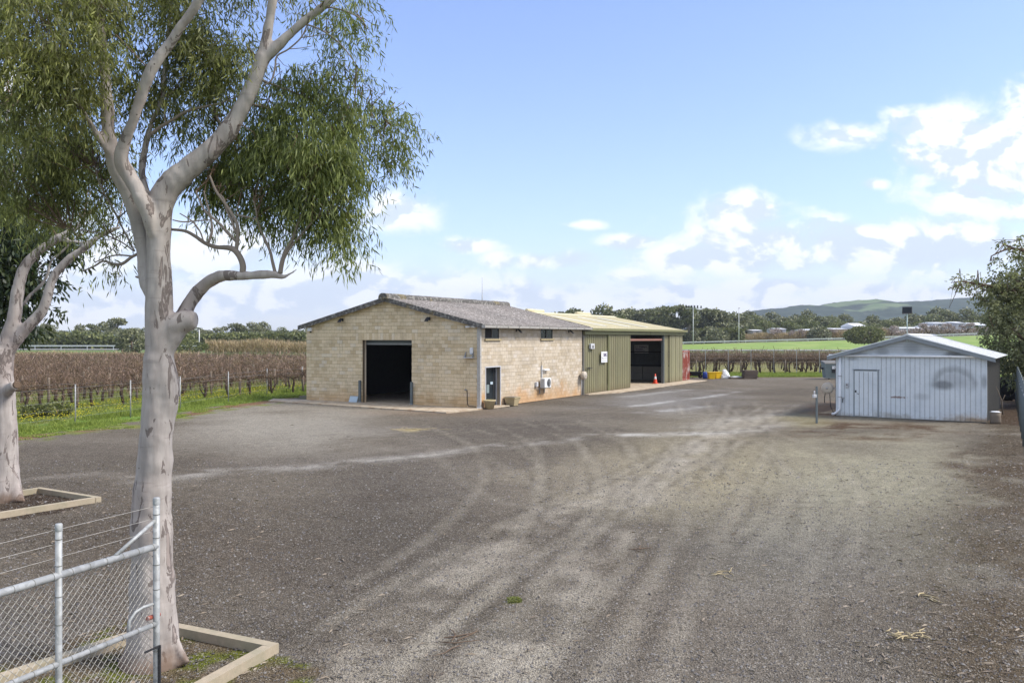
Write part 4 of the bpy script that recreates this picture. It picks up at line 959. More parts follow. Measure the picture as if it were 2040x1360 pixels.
# gable boards
for k in range(7):
    z0 = SE+.07+k*.125; z1 = z0+.118
    f0 = (z0-SE)/(SA-SE)*SW/2+.05; f1 = (z1-SE)/(SA-SE)*SW/2+.05
    if f0 >= SW/2-.02: break
    f1 = min(f1, SW/2-.01)
    MB().add([(f0, -.022, z0), (SW-f0, -.022, z0), (SW-f1, -.010, z1), (f1, -.010, z1), (f0, .02, z0), (SW-f0, .02, z0), (SW-f1, .02, z1), (f1, .02, z1)], [(0, 1, 2, 3), (7, 6, 5, 4), (0, 4, 5, 1), (1, 5, 6, 2), (2, 6, 7, 3), (3, 7, 4, 0)]).build('gable_board', M_shed, sh)
MB().prism([(.0, SE), (SW, SE), (SW/2, SA-.01)], 'y', .022, .05).build('gable_backing', M_shedtrim, sh)
MB().tube([(-.3, -.09, SE+.02), (SW+.12, -.09, SE+.02)], .058, 12).build('gutter_pipe', M_pvc, sh)
for k in range(6): MB().box(.3+k*1.15, .36+k*1.15, -.14, .0, SE+.055, SE+.085).build('pipe_clip', M_pvc, sh)
MB().tube([(.2, -.09, SE), (.2, -.09, .32), (.0, -.09, .12), (-.16, -.09, .06)], .062, 12).build('downpipe', M_pvc, sh)
for z in (.9, 1.9): MB().box(.12, .28, -.16, .0, z, z+.03).build('downpipe_clip', M_galv, sh)
# side, rear walls; tree shade on the side wall is put into its colour
sd = MB(); sd.box(SW-.04, SW-.005, .06, SL, 0, SE); sd.build('side_wall', M_sheddark, sh)
for k in range(40): MB().box(SW-.005, SW+.02, .15+k*.22, .18+k*.22, .02, SE-.02).build('wall_rib', M_sheddark, sh) if k < 40 else None
MB().box(0, .03, .06, SL, 0, SE).prism([(0.03, 0), (SW-.04, 0), (SW-.04, SE), (SW/2, SA-.02), (.03, SE)], 'y', SL-.04, SL-.01).build('rear_walls', M_shed, sh)
MB().box(SW-.01, SW+.025, -.03, .03, 0, SE).build('corner_flashing', M_shed, sh)
rs = (SA-SE)/(SW/2)
def rz2(x): return SE+.06+rs*min(x, SW-x)
rr = MB().prism([(-.3, SE+.03-rs*.3-.0), (SW/2, SA+.02), (SW+.3, SE+.03-rs*.3), (SW+.3, SE+.06-rs*.3), (SW/2, SA+.055), (-.3, SE+.06-rs*.3)], 'y', -.12, SL+.2).build('roof', M_shedtrim, sh)
ns = 12; ee = np.linspace(-.2, SL+.28, ns+1)
for i in range(ns):
    for fl in (0, 1):
        pts = [(ee[i], 0), (ee[i]+.02, .028), (ee[i]+.06, .028), (ee[i]+.08, 0), (ee[i+1], 0)]; vs = []
        for (y, h) in pts:
            for x in (-.38, SW/2): vs.append(((x if not fl else SW-x), y, SE+.075+rs*x+h))
        fs = [(2*j+1, 2*j+3, 2*j+2, 2*j) if not fl else (2*j, 2*j+2, 2*j+3, 2*j+1) for j in range(4)]
        MB().add(vs, fs).build('roof_sheet', M_shedroof, rr)
for fl in (0, 1):
    def fx(x): return x if not fl else SW-x
    a, b_ = -.36, SW/2
    vs = [(fx(a), -.24, SE+.09+rs*a), (fx(b_), -.24, SE+.09+rs*b_), (fx(b_), -.24, SE-.13+rs*b_), (fx(a), -.24, SE-.10+rs*a)]; vs += [(v[0], v[1]+.045, v[2]) for v in vs]
    fs = [(3, 2, 1, 0), (4, 5, 6, 7), (1, 5, 4, 0), (2, 6, 5, 1), (3, 7, 6, 2), (0, 4, 7, 3)]
    MB().add(vs, fs if not fl else [tuple(reversed(f)) for f in fs]).build('barge_board', M_shedtrim, sh)
    vs = [(v[0], -.255 if i % 8 < 4 else -.24, (v[2] if (i % 4) < 2 else v[2]+.17)) for i, v in enumerate(vs)]
    MB().add(vs, fs).build('barge_cap', M_white if False else M_shed, sh)
MB().prism([(SW/2-.18, SA+.06), (SW/2+.18, SA+.06), (SW/2, SA+.13)], 'y', -.26, SL+.28).build('ridge_cap', M_shedroof, rr)
t = thing('gable_floodlight', 'black floodlight on a thin green pole above the apex of the pale shed', 'floodlight', Sp(SW/2, -.2, SA+.05), SRZ)
MB().tube([(0, 0, -.3), (0, 0, 1.15)], .022, 8).build('pole', M_teal, t); MB().add([(-.2, -.1, 1.02), (.2, -.1, 1.02), (.2, -.02, 1.3), (-.2, -.02, 1.3), (-.2, .02, .98), (.2, .02, .98), (.2, .1, 1.26), (-.2, .1, 1.26)], [(0, 1, 2, 3), (7, 6, 5, 4), (0, 4, 5, 1), (1, 5, 6, 2), (2, 6, 7, 3), (3, 7, 4, 0)]).build('lamp_head', M_dark, t)
MB().add([(-.17, -.098, 1.05), (.17, -.098, 1.05), (.17, -.028, 1.27), (-.17, -.028, 1.27)], [(0, 1, 2, 3)]).build('lens', M_glass, t)
t = thing('shed_meter', 'small grey power meter on the shed wall left of its door', 'meter box', Sp(.52, -.0, 1.35), SRZ)
MB().box(-.06, .06, -.08, 0, 0, .24, bev=.015).build('box', M_signg, t); MB().lathe([(0, -.1), (.04, -.095), (.04, -.08)], 12, (0, 0, .15), axis='y').build('dial', M_sheddark, t)
t = thing('shed_tap', 'dark garden tap low on the pale shed beside the white downpipe', 'tap', Sp(.34, -.02, .72), SRZ)
MB().tube([(0, 0, .1), (0, -.1, .1), (0, -.12, -.08)], .018, 6).build('spout', M_dark, t); MB().box(-.07, .07, -.07, -.04, .14, .165).build('handle', M_galv, t)
hr = hose_reel(Sp(-.42, .35, 1.30), SRZ, 'beige hose reel bracketed to the left end of the pale shed', .27)
MB().tube([(.05, -.02, -.1), (.1, 0, -.9), (.28, 0, -1.28)], .018, 6).build('feed_hose', M_dark, hr); MB().obox((0, -.05, 0), (.42, -.05, -.02), .05, .05).build('arm', M_galv, hr)
t = thing('steel_post', 'short steel post with a white tap box standing left of the pale shed', 'post', GP(1627, 843), .2)
MB().box(-.035, .035, -.035, .035, 0, 1.62, bev=.006).build('post', M_steelgrey, t); MB().box(-.19, -.04, -.08, .04, 1.12, 1.27, bev=.02).tube([(-.12, -.02, 1.27), (-.12, -.02, 1.42)], .03, 8).build('tap_box', M_signg, t)
t = thing('concrete_block', 'low sandy concrete lump at the left rear foot of the pale shed', 'concrete lump', Sp(-.35, 1.1, 0), SRZ)
MB().add([(-.7, -.1, 0), (.3, -.2, 0), (.3, .3, 0), (-.6, .3, 0), (-.55, 0, .03), (.28, -.12, .28), (.28, .25, .26), (-.4, .22, .08)], [(3, 2, 1, 0), (4, 5, 6, 7), (0, 1, 5, 4), (1, 2, 6, 5), (2, 3, 7, 6), (3, 0, 4, 7)]).build('lump', M_concrete, t)
t = thing('bucket', 'old tan drum with a white lid beside the right corner of the pale shed', 'drum', GP(1983, 843), 0)
MB().lathe([(0, .0), (.21, 0), (.22, .1), (.215, .3), (.225, .5), (0, .49)], 20).build('drum', M_post, t)
MB().lathe([(.19, .505), (.16, .53), (0, .54)], 16, (0, 0, 0)).build('lid', M_white, t); MB().lathe([(.228, .49), (.235, .505), (.22, .51)], 20).build('rim', M_galv, t)
ty = thing('tractor_tyre', 'large black tractor tyre upright in the gap between the pale shed and the fence', 'tyre', (29.6, 51.0, 0), -.35)
def tyre(mb, r0, r1, w_, c, axis): mb.lathe([(r1, -w_/2), (r1*1.1, -w_/2-.02), (r0*.93, -w_/2), (r0, -w_*.35), (r0, w_*.35), (r0*.93, w_/2), (r1*1.1, w_/2+.02), (r1, w_/2), (r1, -w_/2)], 28, c, axis=axis)
mb = MB(); tyre(mb, .70, .40, .45, (0, 0, .70), 'y'); mb.build('carcass', M_rubber, ty); MB().lathe([(0, -.05), (.41, -.12), (.41, .12), (0, .05)], 24, (0, 0, .70), axis='y').build('rim', M_dark, ty); mb = MB()
for k in range(24):
    a = k*math.pi/12; mb.obox((math.cos(a)*.71, -.2, .70+math.sin(a)*.71), (math.cos(a+.12)*.71, 0, .70+math.sin(a+.12)*.71), .05, .05); mb.obox((math.cos(a+.13)*.71, .2, .70+math.sin(a+.13)*.71), (math.cos(a+.25)*.71, 0, .70+math.sin(a+.25)*.71), .05, .05)
mb.build('tread', M_rubber, ty)
t = thing('broken_branch', 'leaning dead branch propped at the rear of the shed side wall', 'branch', Sp(SW+.35, 5.0, 0), .4)
MB().tube([(0, 0, 0), (.05, .1, .7), (-.2, .2, 1.35)], [.035, .03, .015], 6).tube([(.04, .08, .6), (.3, .1, .95)], [.02, .01], 5).build('limb', M_post, t)

# ------------------------------------------------------------------ right boundary fence
fdir = Vector((.5, .866, 0)); F0 = Vector((20.22, 33.9, 0))
fe = thing('chainlink_fence', 'tall chain-link boundary fence with steel posts running behind the pale shed on the right', 'fence', F0, math.radians(60))
pm_ = None; spc = 2.6; ts_ = [k*spc for k in range(-3, 14)]
for k in ts_:
    o = MB().tube([(0, 0, 0), (0, 0, 2.25)], .034, 8).lathe([(.04, 2.25), (.03, 2.28), (0, 2.285)], 8).build('post', M_steelgrey, fe) if pm_ is None else link('post', pm_, None, fe)
    pm_ = o.data; o.location = (k, 0, 0)
MB().tube([(ts_[0], 0, 1.8), (ts_[-1], 0, 1.8)], .02, 6).build('top_rail', M_galv, fe)
def chain(name, x0, x1, z0, z1, pitch, r_, matl, parent, y=0, ax='x'):
    vs = []; fs = []; Hh = z1-z0
    def bar(p, q):
        d = Vector(q)-Vector(p); d.normalize(); u = Vector((0, 1, 0)); v = d.cross(u); o = len(vs)
        for c in (p, q):
            for t in range(3): a = t*2.0944; vs.append(Vector(c)+(u*math.cos(a)+v*math.sin(a))*r_)
        for t in range(3): fs.append((o+t, o+(t+1) % 3, o+3+(t+1) % 3, o+3+t))
    L = x1-x0; n_ = int((L+Hh)/pitch)
    for s_ in (1, -1):
        for i in range(n_+1):
            c = -Hh+i*pitch if s_ == 1 else i*pitch
            # line x = c + s*(z)
            za = max(0, (0-c) if s_ == 1 else (c-L)); zb = min(Hh, (L-c) if s_ == 1 else c)
            if zb-za < .02: continue
            bar((x0+c+s_*za, y+s_*r_, z0+za), (x0+c+s_*zb, y+s_*r_, z0+zb))
    me_ = bpy.data.meshes.new(name); me_.from_pydata([tuple(v) for v in vs], [], fs); me_.update()
    return link(name, me_, matl, parent)
stuff(chain('wire_mesh', ts_[0], ts_[-1], .03, 1.8, .13, .0013, M_wiredark, fe, -.035))
w_ = MB()
for z in (1.95, 2.08, 2.2): w_.tube([(ts_[0], -.02, z), (ts_[-1], -.02, z)], .004, 4)
w_.build('strand_wire', M_wire, fe)

# ------------------------------------------------------------------ near gate, bottom left
P1 = Vector((-2.90, 6.96, 0)); P2 = Vector((-3.24, 6.10, 0)); gd_ = (P2-P1).normalized()
ang = math.atan2(gd_.y, gd_.x)
gt = thing('pipe_gate', 'galvanised pipe and chain-link gate leaf with strands of wire, bottom left foreground', 'gate', P1, ang)
sp2 = (P2-P1).length
MB().tube([(0, 0, -.0), (0, 0, 2.42)], .026, 14).lathe([(.0285, 2.39), (.0285, 2.438), (.022, 2.447), (0, 2.448)], 14).build('end_stile', M_galv, gt)
MB().tube([(sp2, 0, .05), (sp2, 0, 2.40)], .023, 14).lathe([(.0255, 2.37), (.0255, 2.413), (.02, 2.422), (0, 2.423)], 14, (sp2, 0, 0)).build('stile', M_galv, gt)
for k in (2, 3, 4): MB().tube([(sp2*k+.1*k, 0, .05), (sp2*k+.1*k, 0, 2.4)], .023, 12).build('stile', M_galv, gt)
LL = 4.2
MB().tube([(.0, 0, 2.05), (LL, 0, 2.05)], .027, 14).build('top_rail', M_galv, gt)
MB().tube([(.0, 0, 1.42), (LL, 0, 1.42)], .021, 14).build('middle_rail', M_galv, gt); MB().tube([(.0, 0, .12), (LL, 0, .12)], .024, 12).build('bottom_rail', M_galv, gt)
MB().tube([(.0, 0, 2.27), (.42, 0, 2.07)], .015, 10).build('brace', M_galv, gt)
MB().tube([(.02, -.01, 1.585), (.12, -.02, 1.585), (.2, -.02, 1.57), (.26, -.02, 1.52), (.27, -.02, 1.40)], .012, 8).build('latch_loop', M_galv, gt)
MB().tube([(-.06, -.03, 1.475), (.07, -.03, 1.475)], .02, 8).build('rusty_hinge', M_cont, gt)
MB().box(-.004, .012, .03, .045, .0, 1.25).box(.012, .16, .03, .04, 1.235, 1.25).build('drop_bolt', M_dark, gt)
stuff(chain('wire_mesh', .02, LL, .12, 2.03, .062, .0021, M_wire, gt, -.034))
w_ = MB()
for z in (2.17, 2.27, 2.37): w_.tube([(0, -.03, z), (LL, -.03, z+.01)], .0018, 4)
w_.build('strand_wire', M_wire, gt)
tw = MB()                                               # wire ties wrapped round the rails
for k in range(26):
    a = .05+k*.155
    for z, r_ in ((2.05, .0285), (1.42, .0225)):
        tw.lathe([(r_, -.002), (r_+.0022, 0), (r_, .002)], 10, (a, 0, z), axis='x')
for z in (2.31, 2.12, 1.9, 1.7, 1.2, .9): tw.lathe([(.0275, -.003), (.030, 0), (.0275, .003)], 10, (0, 0, z)); tw.lathe([(.0245, -.003), (.027, 0), (.0245, .003)], 10, (sp2, 0, z))
stuff(tw.build('wire_ties', M_sheddark, gt))

# timber edging round the two trees
def edging(pts, label, hgt=.13, wd=.13):
    t = thing('timber_edging', label, 'garden edging', (pts[0][0], pts[0][1], 0), 0, 'timber borders round the gum trees')
    o0 = Vector((pts[0][0], pts[0][1], 0))
    for a, b_ in zip(pts, pts[1:]+pts[:1]):
        a, b_ = Vector((*a, 0))-o0, Vector((*b_, 0))-o0; d = (b_-a).normalized(); a = a+d*(-wd*.5 if True else 0); b_ = b_-d*(wd*.5+.006)
        m_ = MB(); m_.obox(a+Vector((0, 0, hgt/2-.01)), b_+Vector((0, 0, hgt/2-.01)), wd, hgt); m_.build('sleeper', M_wood, t)
R1, Fr = Vector((-2.86, 10.12, 0)), Vector((-4.47, 10.90, 0)); dl = Vector((-.52, -.854, 0)).normalized()
edging([tuple(R1[:2]), tuple(Fr[:2]), tuple((Fr+dl*3.6)[:2]), tuple((R1+Vector((-.42, -1.13, 0)).normalized()*3.3)[:2])], 'weathered timber sleeper border round the foreground gum tree')
edging([(-9.46, 19.45), (-11.45, 20.65), (-12.9, 18.2), (-11.6, 16.4)], 'weathered timber sleeper border round the gum tree at the left edge')

# ------------------------------------------------------------------ odds and ends by the right vineyard
t = thing('grey_bin', 'grey-green steel skip bin with a dark lid half hidden behind the pale shed', 'bin', (29.0, 76.5, 0), -.1)
MB().add([(-.95, -.55, .12), (.95, -.55, .12), (.95, .6, .12), (-.95, .6, .12), (-1.1, -.75, 1.4), (1.1, -.75, 1.4), (1.1, .75, 1.55), (-1.1, .75, 1.55)], [(3, 2, 1, 0), (4, 5, 6, 7), (0, 1, 5, 4), (1, 2, 6, 5), (2, 3, 7, 6), (3, 0, 4, 7)]).build('body', M_bin, t)
MB().add([(-1.14, -.8, 1.42), (1.14, -.8, 1.42), (1.14, .8, 1.6), (-1.14, .8, 1.6), (-1.1, -.7, 1.5), (1.1, -.7, 1.5), (1.1, .75, 1.68), (-1.1, .75, 1.68)], [(3, 2, 1, 0), (4, 5, 6, 7), (0, 1, 5, 4), (1, 2, 6, 5), (2, 3, 7, 6), (3, 0, 4, 7)]).build('lid', M_sheddark, t)
MB().box(-.5, .3, -.77, -.70, .62, 1.2).build('sign_plate', M_dark, t); MB().box(-.5, .3, -.785, -.772, .95, 1.22).build('sign_panel', M_white, t); text('UNI', .24, (-.12, -.79, .99), t, M_sheddark)
MB().box(-1.25, -1.1, -.2, .2, .9, 1.05).build('lift_lug', M_dark, t)
for a in (-.7, .7): MB().tube([(a, -.4, .09), (a+.06, -.4, .09)], .09, 10).build('castor', M_rubber, t)
t = thing('yellow_tub', 'bright yellow plastic tub, the front one of two', 'tub', (18.13, 77.6, 0), .1, 'yellow plastic tubs by the vines')
def tub(t):
    MB().add(frus(.26, .3, 0, .55), [(3, 2, 1, 0), (0, 1, 5, 4), (1, 2, 6, 5), (2, 3, 7, 6), (3, 0, 4, 7), (4, 5, 6, 7)]).build('tub', M_yellow, t); MB().box(-.33, .33, -.33, .33, .553, .6).build('rim', M_yellow, t)
tub(t)
t = thing('yellow_tub', 'yellow tub standing behind and right of the front yellow tub', 'tub', (18.85, 78.3, 0), .3, 'yellow plastic tubs by the vines'); tub(t)
t = thing('blue_drum', 'small blue plastic drum behind the yellow tubs', 'drum', (17.75, 78.4, 0))
MB().lathe([(0, 0), (.22, 0), (.24, .1), (.24, .5), (.2, .58), (0, .58)], 16).build('drum', M_blue, t); MB().lathe([(.06, .58), (.06, .62), (0, .62)], 10, (.08, 0, 0)).build('cap', M_dark, t)
t = thing('rusty_barrow', 'rusty dark wheelbarrow tray tipped on the gravel beside the red container', 'wheelbarrow', (16.85, 78.6, 0), .3)
MB().add([(-.45, -.3, .25), (.35, -.3, .2), (.35, .3, .2), (-.45, .3, .25), (-.6, -.42, .62), (.6, -.42, .6), (.6, .42, .6), (-.6, .42, .62)], [(3, 2, 1, 0), (0, 1, 5, 4), (1, 2, 6, 5), (2, 3, 7, 6), (3, 0, 4, 7), (4, 5, 6, 7)]).build('tray', M_rubber, t)
MB().tube([(.55, -.08, .2), (.55, .08, .2)], .2, 14).build('wheel', M_rubber, t)
for s_ in (-.25, .25): MB().tube([(.55, s_*.3, .2), (-.3, s_, .25), (-.95, s_*1.3, .55)], .02, 6).tube([(-.3, s_, .25), (-.4, s_, 0)], .02, 6).build('handle', M_cont, t)
t = thing('plastic_heap', 'crumpled white plastic sheeting heaped beside the yellow tubs', 'plastic heap', (19.6, 78.2, .14), 0)
vs = []; fs = []
for j in range(9):
    for k in range(14):
        r_ = .42*(1-j/9)**.6*(1+R.uniform(-.25, .25)); a = k/14*6.283; vs.append((r_*math.cos(a)-j*.02, r_*math.sin(a)*.7, j*.085+R.uniform(-.03, .03)))
for j in range(8):
    for k in range(14): fs.append((j*14+k, j*14+(k+1) % 14, (j+1)*14+(k+1) % 14, (j+1)*14+k))
fs.append(tuple(8*14+k for k in range(14))); MB().add(vs, fs).build('sheeting', M_white, t); MB().box(-.5, .6, -.4, .45, -.12, -.03).build('carton_base', M_signg, t)
def pallet(name, loc, rz_, label, mm, group, skew=0):
    t = thing(name, label, 'pallet', loc, rz_, group)
    for k in range(3): MB().box(-.6, .6, -.5+k*.45, -.42+k*.45, .02, .10).build('bearer', mm, t)
    for k in range(7): MB().box(-.6+k*.18, -.48+k*.18, -.5, .5, .102, .125).build('slat', mm, t)
    for k in range(3): MB().box(-.6+k*.55, -.5+k*.55, -.5, .5, -.003, .018).build('slat', mm, t)
    return t
pallet('pallet', (20.35, 77.6, .005), .1, 'single pale-topped pallet on the ground beside the white plastic heap', M_post, 'timber pallets by the vines')
t = thing('white_board_offcut', 'white board lying on the single pallet', 'board', (20.4, 77.6, .135), .25); MB().box(-.5, .45, -.3, .35, 0, .05, bev=.01).build('board', M_signg, t); MB().box(-.3, .3, -.2, .3, .052, .09).build('board_offcut', M_white, t)
words = ['lowest', 'second from the bottom', 'third from the bottom', 'fourth from the bottom', 'second from the top', 'topmost']
for k in range(6): pallet('pallet', (21.5+R.uniform(-.08, .08), 77.3, .005+k*.131), R.uniform(-.08, .08), 'dark weathered timber pallet, %s in the tall pallet stack' % words[k], M_pallet, 'timber pallets by the vines')
# ------------------------------------------------------------------ trees
def limb(mb, pts, base, nseg=12, sub=5, off=0):
    # pts: (photo x, photo y, radius in photo px, distance offset)
    P = [WP(p[0], p[1], base+(p[3] if len(p) > 3 else off)) for p in pts]; rd = [p[2]*(.90 if p[1] > 560 and p[1] < 1230 else 1.0 if p[1] > 560 else (.82 if p[1] < 430 else (.82+.08*(p[1]-430)/130)))*(base+(p[3] if len(p) > 3 else off))/F for p in pts]
    a, b_ = smooth_path(P, rd, sub); b_ = [r_*(1+R.uniform(-.03, .03)) for r_ in b_]
    mb.tube(a, b_, nseg); return a, b_
def remeshed(name, mb, voxel, matl, parent):
    o = mb.build(name+'_raw', matl)
    m1 = o.modifiers.new('r', 'REMESH'); m1.mode = 'VOXEL'; m1.voxel_size = voxel; m2 = o.modifiers.new('s', 'SMOOTH'); m2.iterations = 6; m2.factor = .6
    dg = bpy.context.evaluated_depsgraph_get(); dg.update(); me_ = bpy.data.meshes.new_from_object(o.evaluated_get(dg)); bpy.data.objects.remove(o)
    me_.name = name; me_.materials.clear()
    n = len(me_.vertices); co = np.empty(n*3, np.float32); me_.vertices.foreach_get('co', co); co = co.reshape(-1, 3); no = np.empty(n*3, np.float32); me_.vertices.foreach_get('normal', no); no = no.reshape(-1, 3)
    d = (fbm(co[:, 0]*4+co[:, 1]*3, co[:, 2]*3, 3, 4)-.5)*.035+(fbm(co[:, 0]*14, co[:, 2]*9+co[:, 1]*11, 2, 5)-.5)*.010
    me_.vertices.foreach_set('co', (co+no*d[:, None]).ravel()); me_.polygons.foreach_set('use_smooth', np.ones(len(me_.polygons), bool)); me_.update()
    return link(name, me_, matl, parent)
def leaves_mesh(name, base, dirs, L, Wd, matl, parent, seed=1, fold=.0):
    g = np.random.default_rng(seed); n = len(base)
    d = dirs/np.linalg.norm(dirs, axis=1, keepdims=True); r_ = g.normal(size=(n, 3)); s_ = np.cross(d, r_); s_ /= np.linalg.norm(s_, axis=1, keepdims=True)+1e-9
    mid = base+d*(L*.45)[:, None]+np.array([0, 0, 1.])*(L*fold)[:, None]
    V_ = np.stack([base, mid-s_*Wd[:, None], base+d*L[:, None], mid+s_*Wd[:, None]], 1).reshape(-1, 3)
    f_ = np.arange(4*n).reshape(-1, 4); me_ = np_mesh(name, V_, f_); return stuff(link(name, me_, matl, parent))
def ell_pts(n, c, r_, g, hollow=.35):
    v = g.normal(size=(n, 3)); v /= np.linalg.norm(v, axis=1, keepdims=True); q = g.uniform(hollow, 1, n)**(1/2.2)
    return np.array(c)+v*q[:, None]*np.array(r_)
def foliage(name, parent, clusters, base, density, L, Wd, matl, seed, anchors, droop=1.0, twigmat=None, sprL=.45, lps=16, depthk=.95, gap=.45):
    """clusters: (px, py, rx, ry, distance offset, weight). Sprays of narrow leaves hang on thin twigs that start at the nearest limb."""
    g = np.random.default_rng(seed); B = []; D = []; tw_ = MB(); anc = np.array([tuple(a) for a in anchors])
    for (px, py, rx, ry, dy, wgt) in clusters:
        c = WP(px, py, base+dy); s_ = (base+dy)/F; rX, rZ = rx*s_, ry*s_; rY = depthk*(rX+rZ)/2
        ns = max(4, int(density*wgt*rx*ry/1000))
        o = ell_pts(ns, c+Vector((0, 0, sprL*.38*droop)), (rX, rY, rZ*.92), g); cn = fbm(o[:, 0]*3.1*10/base+o[:, 1]*2.3*10/base, o[:, 2]*3.4*10/base, 2, seed); kp = cn > np.quantile(cn, gap); o = o[kp]; ns = len(o)
        nb = max(3, ns//14)
        for k in range(nb):
            e = o[g.integers(ns)]; j = np.argmin(((anc-e)**2).sum(1)+g.uniform(0, .3, len(anc))); a = anc[j]
            if np.linalg.norm(a-e) > 2.0*(base/10): continue
            m1 = a*.6+e*.4+g.normal(size=3)*.10*(base/10)+np.array([0, 0, .12]); m2 = a*.2+e*.8+g.normal(size=3)*.08; rr_ = .0065*(base/10)*(1+wgt*.3)
            tw_.tube([a, m1, m2, e], [rr_, rr_*.7, rr_*.45, rr_*.2], 4, caps=False)
        # spray axes
        ax = g.normal(size=(ns, 3))*np.array([.7, .7, .35])+np.array([0, 0, -.55*droop]); out_ = (o-np.array(c)); ax += out_/(np.linalg.norm(out_, axis=1, keepdims=True)+.01)*.45; ax /= np.linalg.norm(ax, axis=1, keepdims=True)
        t = g.uniform(0, 1, (ns, lps)); bb = o[:, None, :]+ax[:, None, :]*(t*sprL)[..., None]+np.array([0, 0, -1.])*(t**2*sprL*.45*droop)[..., None]+g.normal(size=(ns, lps, 3))*.035*(L/.12)
        dd_ = ax[:, None, :]*.4+g.normal(size=(ns, lps, 3))*.55+np.array([0, 0, -1.0*droop])
        B.append(bb.reshape(-1, 3)); D.append(dd_.reshape(-1, 3))
    B = np.concatenate(B); D = np.concatenate(D); n = len(B)
    leaves_mesh(name, B, D, g.uniform(.65, 1.25, n)*L, g.uniform(.7, 1.2, n)*Wd, matl, parent, seed)
    if len(tw_.v): stuff(tw_.build('twigs', twigmat or M_twig, parent))
    return n

# --- foreground gum
T0 = 9.84
gum = thing('gum_tree', 'tall smooth pale-barked gum tree in the left foreground with weeping foliage', 'tree', GP(305, 1319))
gum_off = gum.location.copy()
tm = MB(); A1 = []
def L_(pts, n=14, sub=5, mbx=None):
    a, b_ = limb(mbx or tm, pts, T0, n, sub); A1.extend(a[len(a)//3:]); return a
trunk = limb(tm, [(305, 1350, 66), (305, 1325, 64), (305, 1308, 57), (304, 1285, 50), (304, 1240, 46.5), (304, 1150, 46), (303, 1060, 43.5), (303, 1000, 41), (307, 930, 38), (311, 870, 36), (314, 820, 34), (316, 770, 33), (317, 700, 31), (317, 640, 30), (317, 560, 27), (316, 500, 26), (316, 440, 30), (323, 400, 31), (340, 368, 31), (378, 335, 27), (425, 295, 25), (462, 248, 22), (492, 195, 20), (513, 145, 18), (524, 112, 18)], T0, 24, 5)[0]
A1 += trunk[85:]
for (px, py, r_) in ((256, 1318, 9), (275, 1326, 10), (297, 1330, 11), (322, 1329, 10), (345, 1322, 9), (356, 1314, 8)): tm.tube([WP(px+(px-305)*.35, py+6, T0-.15), WP(px, py-22, T0-.05), WP(305+(px-305)*.6, py-80, T0)], [r_*.9*T0/F, r_*T0/F, r_*.6*T0/F], 10)
L_([(522, 122, 16), (530, 80, 14), (538, 30, 13), (548, -30, 12), (555, -110, 10, .2), (540, -200, 6, .3)])
L_([(524, 118, 14), (545, 98, 14), (575, 70, 12), (612, 38, 10.5), (650, 8, 9), (690, -28, 8), (750, -80, 5)])
L_([(316, 672, 22), (334, 658, 27), (350, 648, 27), (366, 641, 25), (380, 638, 22), (390, 637, 19)])                    # stub
L_([(330, 715, 14), (340, 685, 18), (352, 660, 20), (364, 632, 17, .12), (378, 603, 16, .15), (398, 577, 15, .15), (420, 559, 15, .1), (446, 549, 13), (470, 549, 12), (500, 549, 10.5), (525, 547, 9.5), (548, 547, 10), (562, 551, 8), (574, 547, 5), (586, 540, 3), (601, 526, 1.2)], 12)
L_([(318, 690, 27), (322, 725, 30), (327, 752, 31), (330, 772, 31), (329, 792, 29), (325, 820, 29), (320, 860, 29)])                   # knot
L_([(322, 740, 12), (330, 700, 10), (335, 660, 8)]) 
L_([(300, 585, 14), (291, 555, 17, .1), (286, 500, 17, .15), (276, 450, 19, .15), (263, 400, 20, .15), (245, 362, 20, .1), (230, 330, 19, .05), (222, 295, 18, 0), (215, 255, 16, -.05), (213, 200, 15, -.05), (209, 140, 13, 0), (203, 70, 12, 0), (196, -10, 10, .1), (188, -110, 8, .1)], 14)
L_([(304, 470, 12, -.1), (296, 435, 17, -.16), (284, 403, 18, -.2), (270, 372, 18, -.2), (254, 345, 18, -.2), (243, 322, 17, -.25), (244, 298, 15, -.3), (254, 270, 14, -.35), (266, 240, 13, -.4), (280, 195, 13, -.45), (297, 150, 13, -.5), (318, 115, 13, -.5), (340, 85, 13, -.5), (366, 45, 12, -.55), (398, 0, 11, -.6), (440, -70, 8, -.7)], 14)
L_([(304, 420, 9, .2), (292, 385, 9, .3), (283, 342, 9, .35), (288, 300, 9, .35), (300, 250, 8, .4), (318, 210, 7, .4), (326, 180, 7, .45), (330, 120, 6.5, .5), (336, 60, 6, .5), (342, -20, 5, .5)], 10)
L_([(226, 315, 10, 0), (205, 288, 9, -.1), (188, 258, 8, -.15), (168, 226, 7, -.2), (140, 180, 5, -.3), (120, 120, 4, -.4)], 10)
L_([(220, 280, 9, .1), (214, 200, 8, .3), (200, 130, 7, .4), (188, 80, 6, .5), (180, 0, 5, .6)], 10)
trk = remeshed('trunk', tm, .021, M_bark, None)
br = MB()
def B_(pts, n=8): L_([(p[0], p[1], p[2]*.8, *p[3:]) for p in pts], n, 4, br)
B_([(300, 268, 5.5, .1), (318, 254, 5.2, .1), (345, 238, 5, .1), (372, 222, 4.5, .1), (406, 213, 3.5, .1), (440, 205, 2.2, .1), (480, 190, 1.2)])
B_([(482, 548, 9, .0), (484, 530, 9, 0), (478, 512, 8.5, 0), (466, 497, 8.5, 0), (450, 493, 7, .05), (430, 492, 6, .1), (408, 484, 5.5, .1), (388, 470, 5, .1), (368, 460, 4.5, .1), (340, 457, 4, .1)])
B_([(470, 500, 6), (473, 478, 6), (473, 450, 5.5), (464, 430, 5), (448, 405, 4.5), (430, 380, 4), (418, 350, 3)])
